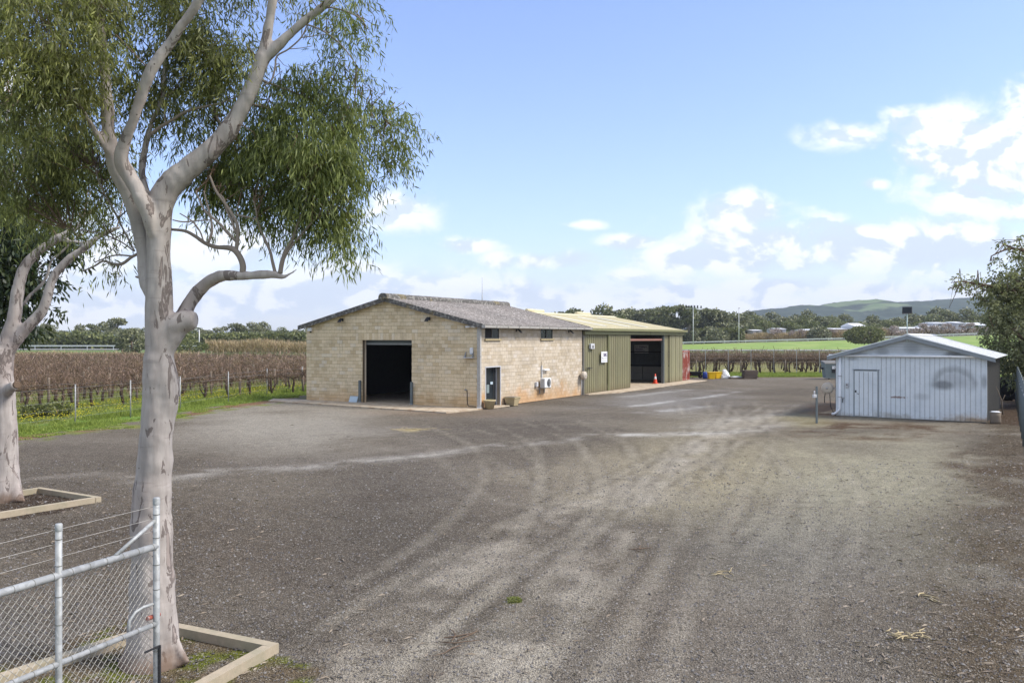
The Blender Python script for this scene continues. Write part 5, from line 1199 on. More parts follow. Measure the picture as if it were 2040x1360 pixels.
B_([(470, 480, 4.5), (452, 462, 4.5), (440, 448, 4), (425, 435, 3.5), (408, 420, 3), (398, 400, 2.5), (390, 380, 2)])
B_([(470, 465, 4), (462, 440, 4), (452, 420, 3.5), (445, 395, 3), (432, 385, 3)])
B_([(415, 483, 4.5), (422, 462, 4), (420, 435, 3.5), (412, 405, 2.8), (406, 380, 2.2)]); B_([(405, 480, 2.6), (398, 460, 2.3), (382, 440, 2), (358, 425, 1.6)]); B_([(344, 438, 1.8), (365, 442, 2.2), (390, 440, 2), (420, 438, 1.5)])
B_([(549, 546, 5), (543, 522, 4.5), (538, 500, 4.2), (528, 478, 4), (518, 455, 3.5), (512, 440, 3), (500, 434, 3), (470, 428, 2.2)]); B_([(512, 442, 2.6), (510, 420, 2.3), (505, 400, 2)])
B_([(558, 545, 7), (562, 522, 6.5), (570, 498, 6), (582, 478, 5.5), (590, 455, 4.5), (600, 430, 3.8), (608, 405, 3), (612, 370, 2.4)]); B_([(560, 528, 4), (575, 498, 3.8), (598, 470, 3.5), (615, 450, 3), (640, 420, 2.5), (650, 390, 2)])
B_([(526, 170, 3), (541, 160, 3.2), (548, 135, 3), (552, 112, 2.8), (575, 98, 2.6), (600, 75, 2.4), (612, 50, 2)]); B_([(600, 75, 1.8), (625, 72, 1.5), (650, 68, 1)]); B_([(575, 98, 1.5), (600, 96, 1.2), (622, 92, .8)])
B_([(276, 505, 4.5, .2), (262, 512, 4.5, .2), (244, 525, 4.5, .2), (226, 526, 4, .2), (206, 520, 3, .25), (188, 530, 2.5, .3), (165, 540, 1.8, .4)]); B_([(262, 510, 2.5, .2), (235, 508, 2.2, .2), (215, 512, 2, .2), (190, 522, 1.5)])
B_([(268, 500, 2.5, .3), (248, 462, 2.5, .4), (222, 410, 2.5, .5), (200, 370, 2.2, .5), (188, 330, 2, .5)]); B_([(266, 500, 2, .3), (238, 480, 2, .4), (190, 462, 2, .5), (130, 455, 1.5, .6)])
B_([(288, 556, 2.5, .1), (278, 553, 3.5, .1), (270, 551, 2.5, .1)])
B_([(520, 160, 4), (560, 175, 3.5, .3), (600, 190, 3, .5), (650, 210, 2.5, .6), (700, 235, 2, .7), (745, 255, 1.5, .8)]); B_([(490, 205, 4, .2), (530, 215, 3.5, .5), (575, 230, 3, .6), (620, 250, 2, .6)]); B_([(600, 190, 2, .5), (640, 170, 1.7, .5), (690, 160, 1.2, .5), (730, 200, 1, .6), (770, 240, .8, .6)])
B_([(600, 46, 3), (640, 60, 2.5), (680, 90, 2), (710, 130, 1.3)]); B_([(640, 12, 3), (680, 20, 2.4), (715, 35, 1.8), (735, 60, 1)]); B_([(330, 250, 3, .2), (330, 200, 2.5, .4), (370, 160, 2, .5), (420, 130, 1.6, .5)]); B_([(450, 262, 4, .3), (430, 230, 3.2, .5), (425, 180, 2.5, .6), (440, 130, 2, .7)])
brn = br.build('branches', M_branch, None)
CL_L = [(70, 60, 95, 75, -.6, 1), (40, 160, 80, 60, -.8, 1), (150, 20, 90, 55, -.3, 1), (140, 110, 70, 55, -.7, 1), (95, 200, 80, 50, -.3, 1), (255, 40, 75, 50, .6, .9), (250, 120, 55, 45, .7, .7), (330, 20, 70, 40, .5, .9), (20, 250, 60, 45, -.5, .9),
        (180, 190, 60, 50, .5, 1), (390, 150, 80, 60, .4, 1), (440, 90, 60, 45, .5, .9), (480, 150, 50, 45, .2, .8), (350, 220, 70, 45, .6, 1), (440, 210, 60, 40, .5, .9), (300, 190, 55, 45, .8, .8), (360, 90, 45, 40, .7, .8), (60, -10, 120, 40, 0, 1), (330, -40, 160, 50, .3, .8), (150, -80, 200, 60, .4, .8), (620, -60, 120, 45, .6, .7),
        (470, 20, 50, 30, .4, .3), (590, 10, 45, 20, -.2, .3), (575, 60, 25, 20, .4, .15)]
CL_LL = [(100, 300, 90, 50, .8, 1), (40, 330, 70, 60, .6, 1), (160, 350, 65, 60, 1.1, 1), (60, 400, 65, 50, 1.0, .9), (120, 420, 70, 40, 1.2, .8), (215, 400, 40, 45, 1.0, .6), (240, 470, 30, 35, .6, .4), (222, 525, 22, 30, .3, .28), (235, 578, 14, 12, .3, .1), (190, 290, 50, 40, 1.2, .9)]
CL_R = [(610, 240, 90, 55, .5, 1.1), (520, 280, 80, 55, .8, 1.1), (640, 310, 75, 70, .2, 1.2), (560, 350, 80, 60, .4, 1.1), (480, 340, 60, 55, .7, 1), (430, 330, 45, 55, .9, .9), (690, 300, 38, 75, .2, 1), (675, 390, 45, 70, .2, 1), (620, 400, 55, 45, .3, 1), (540, 420, 50, 28, .4, .5), (440, 400, 45, 25, .7, .4), (690, 450, 30, 45, .2, .6), (655, 470, 28, 35, .2, .4), (630, 440, 35, 30, .3, .5), (585, 200, 60, 35, .6, .7), (400, 270, 45, 30, 1., .6), (510, 390, 45, 30, .6, .6), (450, 385, 60, 32, .6, .8), (535, 425, 50, 28, .4, .7), (475, 425, 45, 20, .5, .35), (600, 440, 60, 34, .3, .8), (650, 470, 40, 34, .2, .8), (560, 470, 30, 22, .3, .3), (690, 490, 22, 22, .2, .4), (420, 440, 30, 14, .6, .2)]
CL_RR = [(780, 270, 45, 48, .6, .9), (740, 250, 38, 38, .7, .6), (795, 320, 28, 35, .6, .5), (750, 350, 30, 32, .6, .45), (720, 200, 35, 30, .6, .4), (765, 380, 16, 18, .6, .2), (700, 180, 30, 30, .5, .3)]
CL_T = [(700, 30, 45, 45, .1, .55), (670, 80, 35, 35, .2, .3), (715, 90, 28, 40, .2, .45), (640, 40, 30, 25, .1, .25), (660, 150, 40, 28, .4, .4), (600, 165, 38, 22, .4, .4), (640, 190, 45, 30, .5, .5), (690, 130, 28, 28, .3, .3), (540, 15, 30, 20, .3, .12)]
nl = foliage('crown', gum, CL_L, T0, 62, .105, .0085, M_leaf, 3, A1)
nl += foliage('crown', gum, CL_LL, T0, 56, .11, .0088, M_leaf, 4, A1)
nl += foliage('crown', gum, CL_R, T0, 64, .115, .0082, M_leafw, 5, A1, droop=1.35, sprL=.42, lps=18)
nl += foliage('crown', gum, CL_RR+CL_T, T0, 62, .10, .0082, M_leafw, 6, A1, droop=1.0, sprL=.35)
for o in [x for x in COL.objects if x.parent == gum]+[trk, brn]:
    o.parent = gum; o.matrix_parent_inverse = Matrix.Translation(-gum_off)
print('near leaves', nl)

# --- gum at the left edge
T1 = 19.7
gum2 = thing('gum_tree', 'forked pale gum tree with a thick trunk at the left edge of the yard', 'tree', GP(14, 995)); g2 = gum2.location.copy()
tm = MB(); A2 = []
def L2(pts, n=12, mbx=None): a, b_ = limb(mbx or tm, pts, T1, n, 4); A2.extend(a[len(a)//3:])
L2([(6, 1008, 46), (8, 990, 38), (8, 965, 33), (8, 920, 30), (8, 850, 27), (6, 800, 25), (3, 770, 25), (2, 740, 25), (4, 712, 24), (8, 695, 22)], 22)
for (px, r_) in ((-25, 10), (-5, 11), (14, 11), (32, 9), (42, 6)): tm.tube([WP(px*1.1, 1001, T1-.25), WP(px*.9, 975, T1-.15), WP(px*.6+3, 920, T1)], [r_*T1/F, r_*.9*T1/F, r_*.5*T1/F], 8)
L2([(6, 700, 19), (15, 672, 16), (27, 640, 15), (33, 600, 14), (38, 565, 13), (50, 530, 12), (72, 505, 11), (98, 485, 10), (122, 470, 9), (150, 455, 7), (165, 438, 5)])
L2([(14, 700, 16), (35, 675, 14), (60, 645, 13), (82, 622, 12), (93, 595, 11), (103, 560, 10), (118, 535, 10), (145, 510, 9), (175, 490, 8), (200, 468, 7), (240, 452, 5)])
L2([(45, 610, 5, .3), (62, 585, 5, .3), (82, 568, 5, .3), (95, 545, 5, .3), (102, 520, 4.5, .3), (125, 500, 4, .3), (155, 470, 3, .3)], 8)
L2([(112, 475, 5), (130, 480, 5), (170, 482, 4.5), (205, 470, 4), (240, 455, 3)], 8)
L2([(14, 778, 14, -.15), (24, 770, 12, -.3), (30, 767, 10.5, -.40)], 10)
kh = MB(); kp_ = WP(33, 766, T1-.52); kh.tube([kp_, kp_+Vector((.05, -.05, .0))], [.085, .07], 12); kh.build('knot_shade_disc', M_twig, None).name = 'knot_shade_disc'  # dark disc: the shade inside the knot's hollow is put into its colour
L2([(-30, 720, 15), (-40, 640, 14), (-38, 540, 13), (-20, 440, 12), (5, 370, 11), (30, 330, 9), (55, 300, 8), (62, 272, 7)])
L2([(-60, 480, 9), (-20, 330, 8), (5, 260, 7), (20, 210, 6)], 8)
trk = remeshed('trunk', tm, .045, M_bark, None)
CL2 = [(60, 310, 90, 60, .5, 1), (20, 400, 70, 60, 0, 1), (110, 400, 70, 45, 1, .9), (150, 330, 80, 60, 1.5, 1), (60, 240, 90, 50, 1.5, 1), (-30, 300, 80, 100, 0, 1), (170, 420, 50, 30, .8, .5), (130, 460, 40, 22, .5, .3), (195, 500, 30, 28, .5, .28), (180, 530, 22, 18, .5, .15), (-60, 150, 120, 120, 1, 1), (250, 380, 40, 40, 1.5, .5)]
n2_ = foliage('crown', gum2, CL2, T1, 50, .18, .014, M_leafw, 8, A2, droop=1.4, sprL=.8, lps=12)
for o in [x for x in COL.objects if x.parent == gum2]+[trk, bpy.data.objects['knot_shade_disc']]:
    o.parent = gum2; o.matrix_parent_inverse = Matrix.Translation(-g2)

# --- dark tree behind it
dk = thing('dark_conifer', 'dark dense evergreen tree behind the left gum tree', 'tree', (-21.2, 33, 0)); T2 = 32.0
tm = MB(); tm.tube([(0, 0, -.1), (0.1, 0, 3), (.2, .3, 7), (0, .4, 10)], [.3, .25, .18, .06], 10)
for k in range(10): a = k*2.4; tm.tube([(0.1, .1, 2+k*.7), (math.cos(a)*1.4, math.sin(a)*1.4, 2.9+k*.75)], [.07, .02], 6)
tm.build('trunk', M_twig, dk)
foliage('crown', dk, [(40, 600, 55, 60, 0, 1), (20, 520, 80, 60, 0, 1), (90, 500, 60, 45, .5, .9), (80, 570, 28, 50, 0, .8), (-40, 560, 70, 90, 0, 1), (120, 520, 36, 26, .6, .5), (60, 460, 80, 40, .6, .9), (60, 640, 42, 32, 0, .9), (-10, 440, 80, 70, 0, 1), (10, 650, 45, 28, 0, .9), (95, 615, 12, 26, 0, .4)], T2, 60, .30, .055, M_leafd, 9, [(-19.3+math.cos(k*2.4)*1.2, 33+math.sin(k*2.4)*1.2, 2.5+k*.7) for k in range(10)], droop=.8, sprL=.5, lps=10)
for o in [x for x in COL.objects if x.parent == dk and 'trunk' not in x.name]: o.matrix_parent_inverse = Matrix.Translation(-dk.location)

# --- big olive bush tree on the right
T3 = 46.0
rt = thing('bushy_tree', 'large olive-green bushy tree overhanging the fence at the right edge', 'tree', (31.6, 47, 0))
tm = MB(); RA = []
def L3(pts): P = [WP(p[0], p[1], T3+p[3]) for p in pts]; a, b_ = smooth_path(P, [p[2]*T3/F for p in pts], 4); tm.tube(a, b_, 8); RA.extend(a)
L3([(2130, 815, 11, 1), (2120, 740, 10, 1), (2100, 650, 8, 0), (2060, 590, 6, 0), (2000, 575, 3.5, 0), (1950, 566, 2.5, 0), (1915, 560, 1.5, 0)]); L3([(2100, 660, 7, 0), (2090, 560, 6, 0), (2060, 510, 4, 0), (2015, 495, 2, 0), (1975, 510, 1, 0)]); L3([(2110, 720, 6, 0), (2050, 680, 4, 0), (2000, 650, 2.5, 0)]); L3([(2100, 620, 6, .5), (2160, 540, 5, .5), (2190, 470, 3, .5)])
tm.build('trunk', M_twig, rt)
foliage('crown', rt, [(2060, 560, 70, 60, 0, 1), (2040, 640, 70, 60, 0, 1), (2000, 620, 45, 45, 0, 1), (2030, 700, 45, 50, 0, 1), (2110, 690, 60, 90, 0, 1), (2100, 580, 80, 80, .5, 1), (2085, 520, 60, 35, 0, .8), (2020, 740, 22, 30, 0, .7), (2130, 780, 60, 60, 0, 1), (1990, 665, 32, 35, 0, .9), (2200, 620, 100, 140, 1, 1), (2150, 480, 60, 40, .5, .7)], T3, 150, .22, .045, M_leafr, 12, RA, droop=.35, sprL=.5, lps=11, depthk=1.1)
foliage('crown', rt, [(1925, 562, 26, 16, 0, .7), (1905, 578, 12, 14, 0, .5), (1960, 575, 30, 18, 0, .7), (1985, 590, 25, 20, 0, .7), (2015, 492, 28, 11, 0, .6), (1985, 515, 16, 12, 0, .4), (2050, 480, 26, 12, 0, .6), (1945, 590, 12, 9, 0, .3), (2000, 560, 30, 20, 0, .6)], T3, 130, .2, .05, M_leafd if False else M_leafr, 13, RA, droop=.6, sprL=.45, lps=9)
for o in [x for x in COL.objects if x.parent == rt]: o.matrix_parent_inverse = Matrix.Translation(-rt.location)
# second one further along behind the fence, for the light to come through as in the photo
rt2 = thing('bushy_tree', 'olive bushy tree further back behind the fence, mostly hidden by the nearer one', 'tree', (37.5, 60, 0))
tm = MB(); tm.tube([(0, 0, -.1), (0, 0, 3), (.3, 0, 6)], [.3, .2, .1], 8); tm.build('trunk', M_twig, rt2)
foliage('crown', rt2, [(2085, 620, 75, 70, 0, 1), (2090, 700, 70, 60, 0, 1), (2110, 760, 60, 50, 0, 1)], 60, 90, .35, .08, M_leafr, 14, [(37.5, 60, 4), (37.8, 60, 6)], droop=.3, sprL=.6, lps=8)
for o in [x for x in COL.objects if x.parent == rt2 and 'trunk' not in x.name]: o.matrix_parent_inverse = Matrix.Translation(-rt2.location)

# ------------------------------------------------------------------ vines
def vine_arrays(seed, nc=230, nl=150):
    g = np.random.default_rng(seed)
    t0 = MB(); lean = g.uniform(-.18, .18)
    t0.tube([(0, 0, -.05), (lean*.5+.03, 0, .3), (lean, .03, .6), (lean*.8, 0, .88)], [.085, .07, .075, .065], 6)
    for s_ in (-1, 1): t0.tube([(lean*.8, 0, .84), (s_*.25, .02, .97), (s_*.9, 0, 1.0)], [.05, .038, .022], 5)
    if g.random() < .5: t0.tube([(lean*.5, 0, .15), (-lean-.12, .02, .6), (-.3, 0, .9)], [.045, .04, .03], 5)
    V_ = []; 
    for i in range(nc):
        x = g.uniform(-.95, .95); p = np.array([x, g.normal()*.06, 1.0+g.normal()*.05]); up = g.random() < .58
        d = np.array([g.normal()*.35, g.normal()*.28, g.uniform(.5, 1) if up else g.uniform(-.95, .2)]); Ls = g.uniform(.25, .66)/3; wd = g.uniform(.004, .011)
        for k in range(3):
            q = p+d*Ls; s_ = np.cross(d, g.normal(size=3)); s_ = s_/(np.linalg.norm(s_)+1e-6)*wd
            V_.append([p-s_, q-s_*.7, q+s_*.7, p+s_]); p = q; d = d+g.normal(size=3)*.35+np.array([0, 0, -.18])
    for i in range(nl):
        p = np.array([g.uniform(-.95, .95), g.normal()*.16, g.uniform(.65, 1.6)]); a = g.normal(size=3); a /= np.linalg.norm(a); b_ = np.cross(a, g.normal(size=3)); b_ /= np.linalg.norm(b_); s_ = g.uniform(.015, .045)
        V_.append([p-a*s_, p-b_*s_*.6, p+a*s_, p+b_*s_*.6])
    return t0, np.array(V_)
ordn = ['first', 'second', 'third', 'fourth', 'fifth', 'sixth', 'seventh', 'eighth', 'ninth', 'tenth', 'eleventh', 'twelfth', 'thirteenth', 'fourteenth', 'fifteenth', 'sixteenth', 'seventeenth', 'eighteenth', 'nineteenth', 'twentieth']
VK = []
for k in range(5):
    t0, V_ = vine_arrays(100+k)
    me_t = None
    root = thing('grapevine', 'leafless gnarled grapevine', 'grapevine', (0, 0, 0))
    t0.build('trunk', M_vtrunk, root); me_ = np_mesh('canes', V_.reshape(-1, 3), np.arange(V_.shape[0]*4).reshape(-1, 4)); stuff(link('canes', me_, M_cane, root))
    kids(root); VK.append((root, np.array(t0.v), V_))
spots = []
O0 = np.array([-23.6, 44.6])
def vis_left(p): return p[1] < 126 and p[1] > 25 and -.70 < p[0]/p[1] < (-.215 if p[1] > 50 else -.2)
left_rows = []
for r_ in range(30):
    base_ = O0+VN*2.9*r_
    for j in range(-14, 75):
        p = base_+VD*(j*1.75+(r_ % 3)*.5)
        if vis_left(p): spots.append((p[0], p[1], math.atan2(VD[1], VD[0]), 1.12, r_, j))
for r_ in range(9):
    for j in range(0, 16):
        x, y = 16.4+j*1.55+(r_ % 2)*.4, 88.3+2.8*r_
        if x/y < .42: spots.append((x, y, 0.0, 1.42, 100+r_, j))
def dist_(s): return s[1]
spots.sort(key=lambda s: s[1]/s[3])
used0 = set(); far_t = []; far_c = []
G_ = np.random.default_rng(5)
for i, (x, y, a, sc, r_, j) in enumerate(spots):
    k = i % 5; root, tv, cv = VK[k]; sca = (1.0*(1.0 if sc < 1.2 else 1.12), 1.0, sc*G_.uniform(.94, 1.06)); flip = a+(math.pi if G_.random() < .5 else 0)
    if r_ >= 100: side = 'right'; grp = 'grapevines in the row beyond the olive shed'
    if i < 300:
        if r_ == 0: lab = 'bare gnarled grapevine, %s from the left in the front row of the left vineyard' % ordn[[s[5] for s in sorted([q for q in spots if q[4] == 0], key=lambda q: q[5])].index(j) % 20]; grp = 'grapevines in the front left row'
        elif r_ < 100: lab = 'bare brown grapevine in the %s row of the left vineyard' % ordn[r_ % 20]; grp = 'grapevines in the %s left row' % ordn[r_ % 20]
        elif r_ == 100: lab = 'bare grapevine, %s from the left in the front row behind the pallet stack' % ordn[[s[5] for s in sorted([q for q in spots if q[4] == 100], key=lambda q: q[5])].index(j) % 20]; grp = 'grapevines in the front right row'
        else: lab = 'bare grapevine in the %s row of the vineyard beyond the olive shed' % ordn[r_-100]; grp = 'grapevines in the %s right row' % ordn[r_-100]
        if k not in used0:
            used0.add(k); root.location = (x, y, 0); root.rotation_euler = (0, 0, flip); root.scale = sca; root['label'] = lab; root['group'] = grp
        else: copy_tree(root, (x, y, 0), flip, sca, lab, grp)
    else:
        c_, s_ = math.cos(flip), math.sin(flip); M3 = np.array([[c_*sca[0], -s_*sca[1], 0], [s_*sca[0], c_*sca[1], 0], [0, 0, sca[2]]])
        keep = cv[::5] if y > 75 else cv[::3]
        keep = keep.mean(1, keepdims=True)+(keep-keep.mean(1, keepdims=True))*np.array([2.3, 2.3, 1.3])
        far_c.append((keep.reshape(-1, 3)@M3.T+np.array([x, y, 0])).reshape(-1, 4, 3))
        if y < 100: far_t.append(np.array([[-.05, 0, 0], [.05, 0, 0], [.04, 0, .95], [-.04, 0, .95]])@M3.T+np.array([x, y, 0]))
print('vines', len(spots))
fcv = np.concatenate(far_c); me_ = np_mesh('far_grapevines', fcv.reshape(-1, 3), np.arange(len(fcv)*4).reshape(-1, 4))
tag(link('far_grapevines', me_, M_cane), 'mass of bare brown grapevine rows filling the far vineyard', 'grapevines', kind='stuff')
ftv = np.array(far_t); me_ = np_mesh('far_grapevine_trunks', ftv.reshape(-1, 3), np.arange(len(ftv)*4).reshape(-1, 4))
tag(link('far_grapevine_trunks', me_, M_vtrunk), 'dark stems of the distant grapevine rows', 'grapevines', kind='stuff')
# trellis posts
wood = MB().tube([(0, 0, -.1), (0, 0, 1.15)], [.075, .07], 9); steel = MB().box(-.02, .02, -.02, .02, -.1, 1.75)
wood = wood.build('trellis_post', M_post); steel = steel.build('steel_trellis_post', M_galv)
def post(src, first, x, y, lab, cat, grp, sc=1):
    o = src if first else src.copy()
    if not first: COL.objects.link(o)
    o.location = (x, y, 0); o.scale = (1, 1, sc); o.rotation_euler = (0, 0, R.uniform(0, .3)); return tag(o, lab, cat, grp)
first = True
for r_ in range(0, 9):
    for j in range(-6, 30, 3):
        p = O0+VN*2.9*r_+VD*(j*1.75+.9)
        if vis_left(p) and (r_ < 4 or j % 2 == 0):
            post(wood, first, p[0], p[1], 'grey timber trellis post in the %s row of the left vineyard' % ['front', 'second', 'third', 'fourth', 'fifth', 'sixth', 'seventh', 'eighth', 'ninth'][r_], 'trellis post', 'timber trellis posts in the %s left row' % ['front', 'second', 'third', 'fourth', 'fifth', 'sixth', 'seventh', 'eighth', 'ninth'][r_], 1+(r_ > 0)*.35); first = False
first = True
for j in range(8):
    post(steel, first, 17.6+j*2.35, 88.0, 'thin steel trellis post, %s from the left beyond the olive shed' % ordn[j], 'trellis post', 'steel trellis posts in the front right row', 1.45); first = False
for j in range(4): post(wood, False, 19.0+j*4.6, 88.05, 'timber trellis post, %s from the left beyond the olive shed' % ordn[j], 'trellis post', 'timber trellis posts in the front right row', 1.25)
# left wire fence: posts and strands
FP = [GP(150, 846), GP(260, 831), GP(359, 816), GP(455, 799), GP(532, 786), GP(602, 781)]
FP = [FP[0]-(FP[1]-FP[0])*1.3] + FP
wf = thing('wire_fence', 'galvanised post and wire fence between the gravel yard and the left vineyard', 'fence', FP[0])
pm_ = None
for p in FP:
    o = MB().tube([(0, 0, -.1), (0, 0, 1.72)], .03, 8).lathe([(.034, 1.70), (.034, 1.74), (0, 1.745)], 8).build('post', M_galv, wf) if pm_ is None else link('post', pm_, None, wf)
    pm_ = o.data; o.location = p-FP[0]
w_ = MB()
for z in (.35, .7, 1.05, 1.35, 1.6):
    for a, b_ in zip(FP[:-1], FP[1:]): w_.tube([a-FP[0]+Vector((0, 0, z)), b_-FP[0]+Vector((0, 0, z))], .004, 3, caps=False)
stuff(w_.build('strand_wire', M_galv, wf))
w_ = MB()
for z in (.75, 1.25, 1.6, 2.0): w_.tube([(14, 87.9, z), (38, 87.9, z)], .006, 3, caps=False)
tag(w_.build('trellis_wires', M_galv), 'taut trellis wires along the front vine row beyond the olive shed', 'wires')
w_ = MB()
for z in (.62, .92, 1.3):
    a = O0+VD*-12; b_ = O0+VD*26; w_.tube([(a[0], a[1], z), (b_[0], b_[1], z)], .005, 3, caps=False)
tag(w_.build('trellis_wires', M_galv), 'taut trellis wires along the front row of the left vineyard', 'wires')

# ------------------------------------------------------------------ grass, flowers, stones, litter (stuff)
def blades(name, x, y, hgt, wid, matl, label, cat, seed, z0=0):
    g = np.random.default_rng(seed); n = len(x); a = g.uniform(0, 6.283, n); ln = g.normal(size=(n, 2))*.35
    ca, sa = np.cos(a)*wid, np.sin(a)*wid; z0 = np.zeros(n)+z0
    b0 = np.stack([x-ca, y-sa, z0-.02], -1); b1 = np.stack([x+ca, y+sa, z0-.02], -1); tip = np.stack([x+ln[:, 0]*hgt, y+ln[:, 1]*hgt, z0+hgt], -1)
    V_ = np.stack([b0, b1, tip], 1).reshape(-1, 3); me_ = np_mesh(name, V_, np.arange(3*n).reshape(-1, 3))
    return tag(link(name, me_, matl), label, cat, kind='stuff')
g = np.random.default_rng(31)
n = 260000; y = g.uniform(22, 66, n); ex = edge_x(y); d = g.uniform(.2, 11, n); x = ex-d; cl_ = fbm(x*1.1, y*1.1, 3, 40); cl2 = fbm(x*.5, y*.5, 3, 44)
keep = ((d > 1.6)*(d < 4.6)*(cl_ > .38))+((d < 1.6)*(cl2 > .55)*(cl_ > .5))+((d >= 5.2)*(g.random(n) < .30)); keep = keep.astype(bool)*(x/y > -.68)
x, y, d, cl_ = x[keep], y[keep], d[keep], cl_[keep]
hgt = np.where(d < 1.6, .05, np.where(d < 5.2, .07+.22*sst(cl_, .45, .7)*sst(d, 1.8, 2.8), .10))*g.uniform(.6, 1.3, len(x))
blades('verge_grass', x, y, hgt, .018, M_grass, 'lush green grass along the verge beside the left wire fence', 'grass', 41)
n = 90000; y = g.uniform(26, 110, n); x = g.uniform(-.66, -.2, n)*y; d = edge_x(y)-x; k = d > 5; x, y = x[k], y[k]
blades('vineyard_grass', x, y, g.uniform(.06, .2, len(x)), .02, M_grassdry, 'olive and yellowing grass under the left vines', 'grass', 42)
n = 70000; y = 81+g.uniform(0, 1, n)**1.3*9; x = g.uniform(12, 36, n); blades('verge_grass', x, y, g.uniform(.06, .22, n), .018, M_grass, 'green grass strip in front of the vines beyond the olive shed', 'grass', 43)
n = 4000; y = g.uniform(24, 70, n); d = g.uniform(3.6, 8.5, n); x = edge_x(y)-d; k = fbm(x*.9, y*.9, 3, 50) > .52; x, y = x[k], y[k]; n = len(x)
zf = g.uniform(.12, .34, n); a = g.uniform(0, 6.28, n); s_ = .026
V_ = np.stack([np.stack([x-s_, y, zf], -1), np.stack([x, y-s_, zf+.02], -1), np.stack([x+s_, y, zf], -1), np.stack([x, y+s_, zf+.03], -1)], 1)
me_ = np_mesh('yellow_flowers', V_.reshape(-1, 3), np.arange(4*n).reshape(-1, 4)); tag(link('yellow_flowers', me_, M_yflower), 'yellow soursob flowers in the grass below the left vines', 'flowers', kind='stuff')
# leafy clump bushes by the fence
def bush(name, c, rx, rz, n, L, matl, label, cat, seed, parent_name='foliage', group=None, W=None, stem=True):
    g = np.random.default_rng(seed); t = thing(name, label, cat, (c[0], c[1], c[2]), 0, group)
    p = ell_pts(n, (0, 0, rz*.9), (rx, rx*.9, rz), g, .5); p = p[p[:, 2] > .02]; q = fbm(p[:, 0]*3/rx+seed, p[:, 2]*3/rx, 3, seed); p = p[q > .36]
    leaves_mesh(parent_name, p, g.normal(size=p.shape)+np.array([0, 0, .3]), g.uniform(.6, 1.3, len(p))*L, g.uniform(.7, 1.2, len(p))*(W or L*.3), matl, t, seed)
    if stem: MB().tube([(0, 0, -.05), (0.05, 0, rz*.9)], [rx*.06+.01, rx*.03], 6).build('stem', M_twig, t)
    return t
bush('leafy_weed', GP(118, 832)+Vector((-.4, .5, 0)), .75, .38, 1500, .12, M_leaff2, 'dark bushy weed in the verge, second from the left tree', 'weed', 61)
bush('leafy_weed', GP(72, 834)+Vector((-.4, .5, 0)), .6, .32, 1200, .12, M_leaff2, 'dark bushy weed in the verge right beside the left tree trunk', 'weed', 62)
bush('flowering_weed', (-4.72, 8.15, 0), .3, .16, 900, .07, M_leafw, 'bright yellow-green weed behind the gate at the bottom left corner', 'weed', 63)
# stones, pale chips
n = 45000; y = np.exp(g.uniform(math.log(4.5), math.log(26), n)); x = g.uniform(-.66, .66, n)*y; s_ = (.004+.014*g.random(n)**3)*(1+.035*y)
ph = g.uniform(0, 6.28, n); V_ = []
for k in range(4): V_.append(np.stack([x+np.cos(ph+k*1.57)*s_*g.uniform(.7, 1.2, n), y+np.sin(ph+k*1.57)*s_*g.uniform(.7, 1.2, n), g.uniform(0, .006, n)], -1))
V_.append(np.stack([x, y, s_*.9+.004], -1)); V_ = np.stack(V_, 1); V_[..., 2] += ((fbm(x*.5, y*.5, 3, 5)-.5)*.035)[:, None]
idx = (np.arange(n)*5)[:, None, None]+np.array([[0, 1, 4], [1, 2, 4], [2, 3, 4], [3, 0, 4]])[None]
me_ = np_mesh('loose_stones', V_.reshape(-1, 3), idx.reshape(-1, 3)); tag(link('loose_stones', me_, M_stone), 'loose grey stones scattered over the gravel yard', 'gravel', kind='stuff')
n = 16000; y = np.exp(g.uniform(math.log(4.5), math.log(40), n)); x = g.uniform(-.66, .66, n)*y
pr = .12+.6*np.exp(-((x+4.5)/3.5)**2-((y-10)/4)**2)+.9*np.exp(-((x+10)/5)**2-((y-18)/5)**2)+.9*sst(x-(20.2+(y-33.9)*.577), -3.4, -.8)+.35*(x > 4)*(y < 26); k = g.random(n) < pr; x, y = x[k], y[k]; n = len(x)
a = g.uniform(0, 6.283, n); Ls = g.uniform(.02, .075, n)*(1+.01*y); ws_ = g.uniform(.003, .009, n)*(1+.03*y); zz = .012+(fbm(x*.5, y*.5, 3, 5)-.5)*.035
dx, dy_ = np.cos(a)*Ls, np.sin(a)*Ls; ex2, ey2 = -np.sin(a)*ws_, np.cos(a)*ws_
V_ = np.stack([np.stack([x-dx, y-dy_, zz], -1), np.stack([x+ex2, y+ey2, zz+g.uniform(0, .02, n)], -1), np.stack([x+dx, y+dy_, zz+g.uniform(0, .02, n)], -1), np.stack([x-ex2, y-ey2, zz], -1)], 1)
me_ = np_mesh('leaf_litter', V_.reshape(-1, 3), np.arange(4*n).reshape(-1, 4)); tag(link('leaf_litter', me_, M_litter), 'dry gum leaves and bark chips littering the yard', 'leaf litter', kind='stuff')
def sticks(name, c, n, L, label, cat, seed, spread, rad=.006, matl=None):
    g = random.Random(seed); t = thing(name, label, cat, c)
    for i in range(n):
        a = g.uniform(0, 6.28); p = Vector((g.gauss(0, spread), g.gauss(0, spread*.6), .015+i*.002)); q = []
        for k in range(4): q.append(p.copy()); a += g.uniform(-.7, .7); p = p+Vector((math.cos(a), math.sin(a), g.uniform(-.02, .04)))*L/3; p.z = max(p.z, .008)
        MB().tube(q, [rad, rad*1.2, rad, rad*.4], 5).build('stick', matl or M_twig, t)
    return t
sticks('bark_heap', GP(1812, 1268), 20, .18, 'small heap of pale curled bark strips on the gravel, lower right', 'bark heap', 3, .12, .007, M_pot)
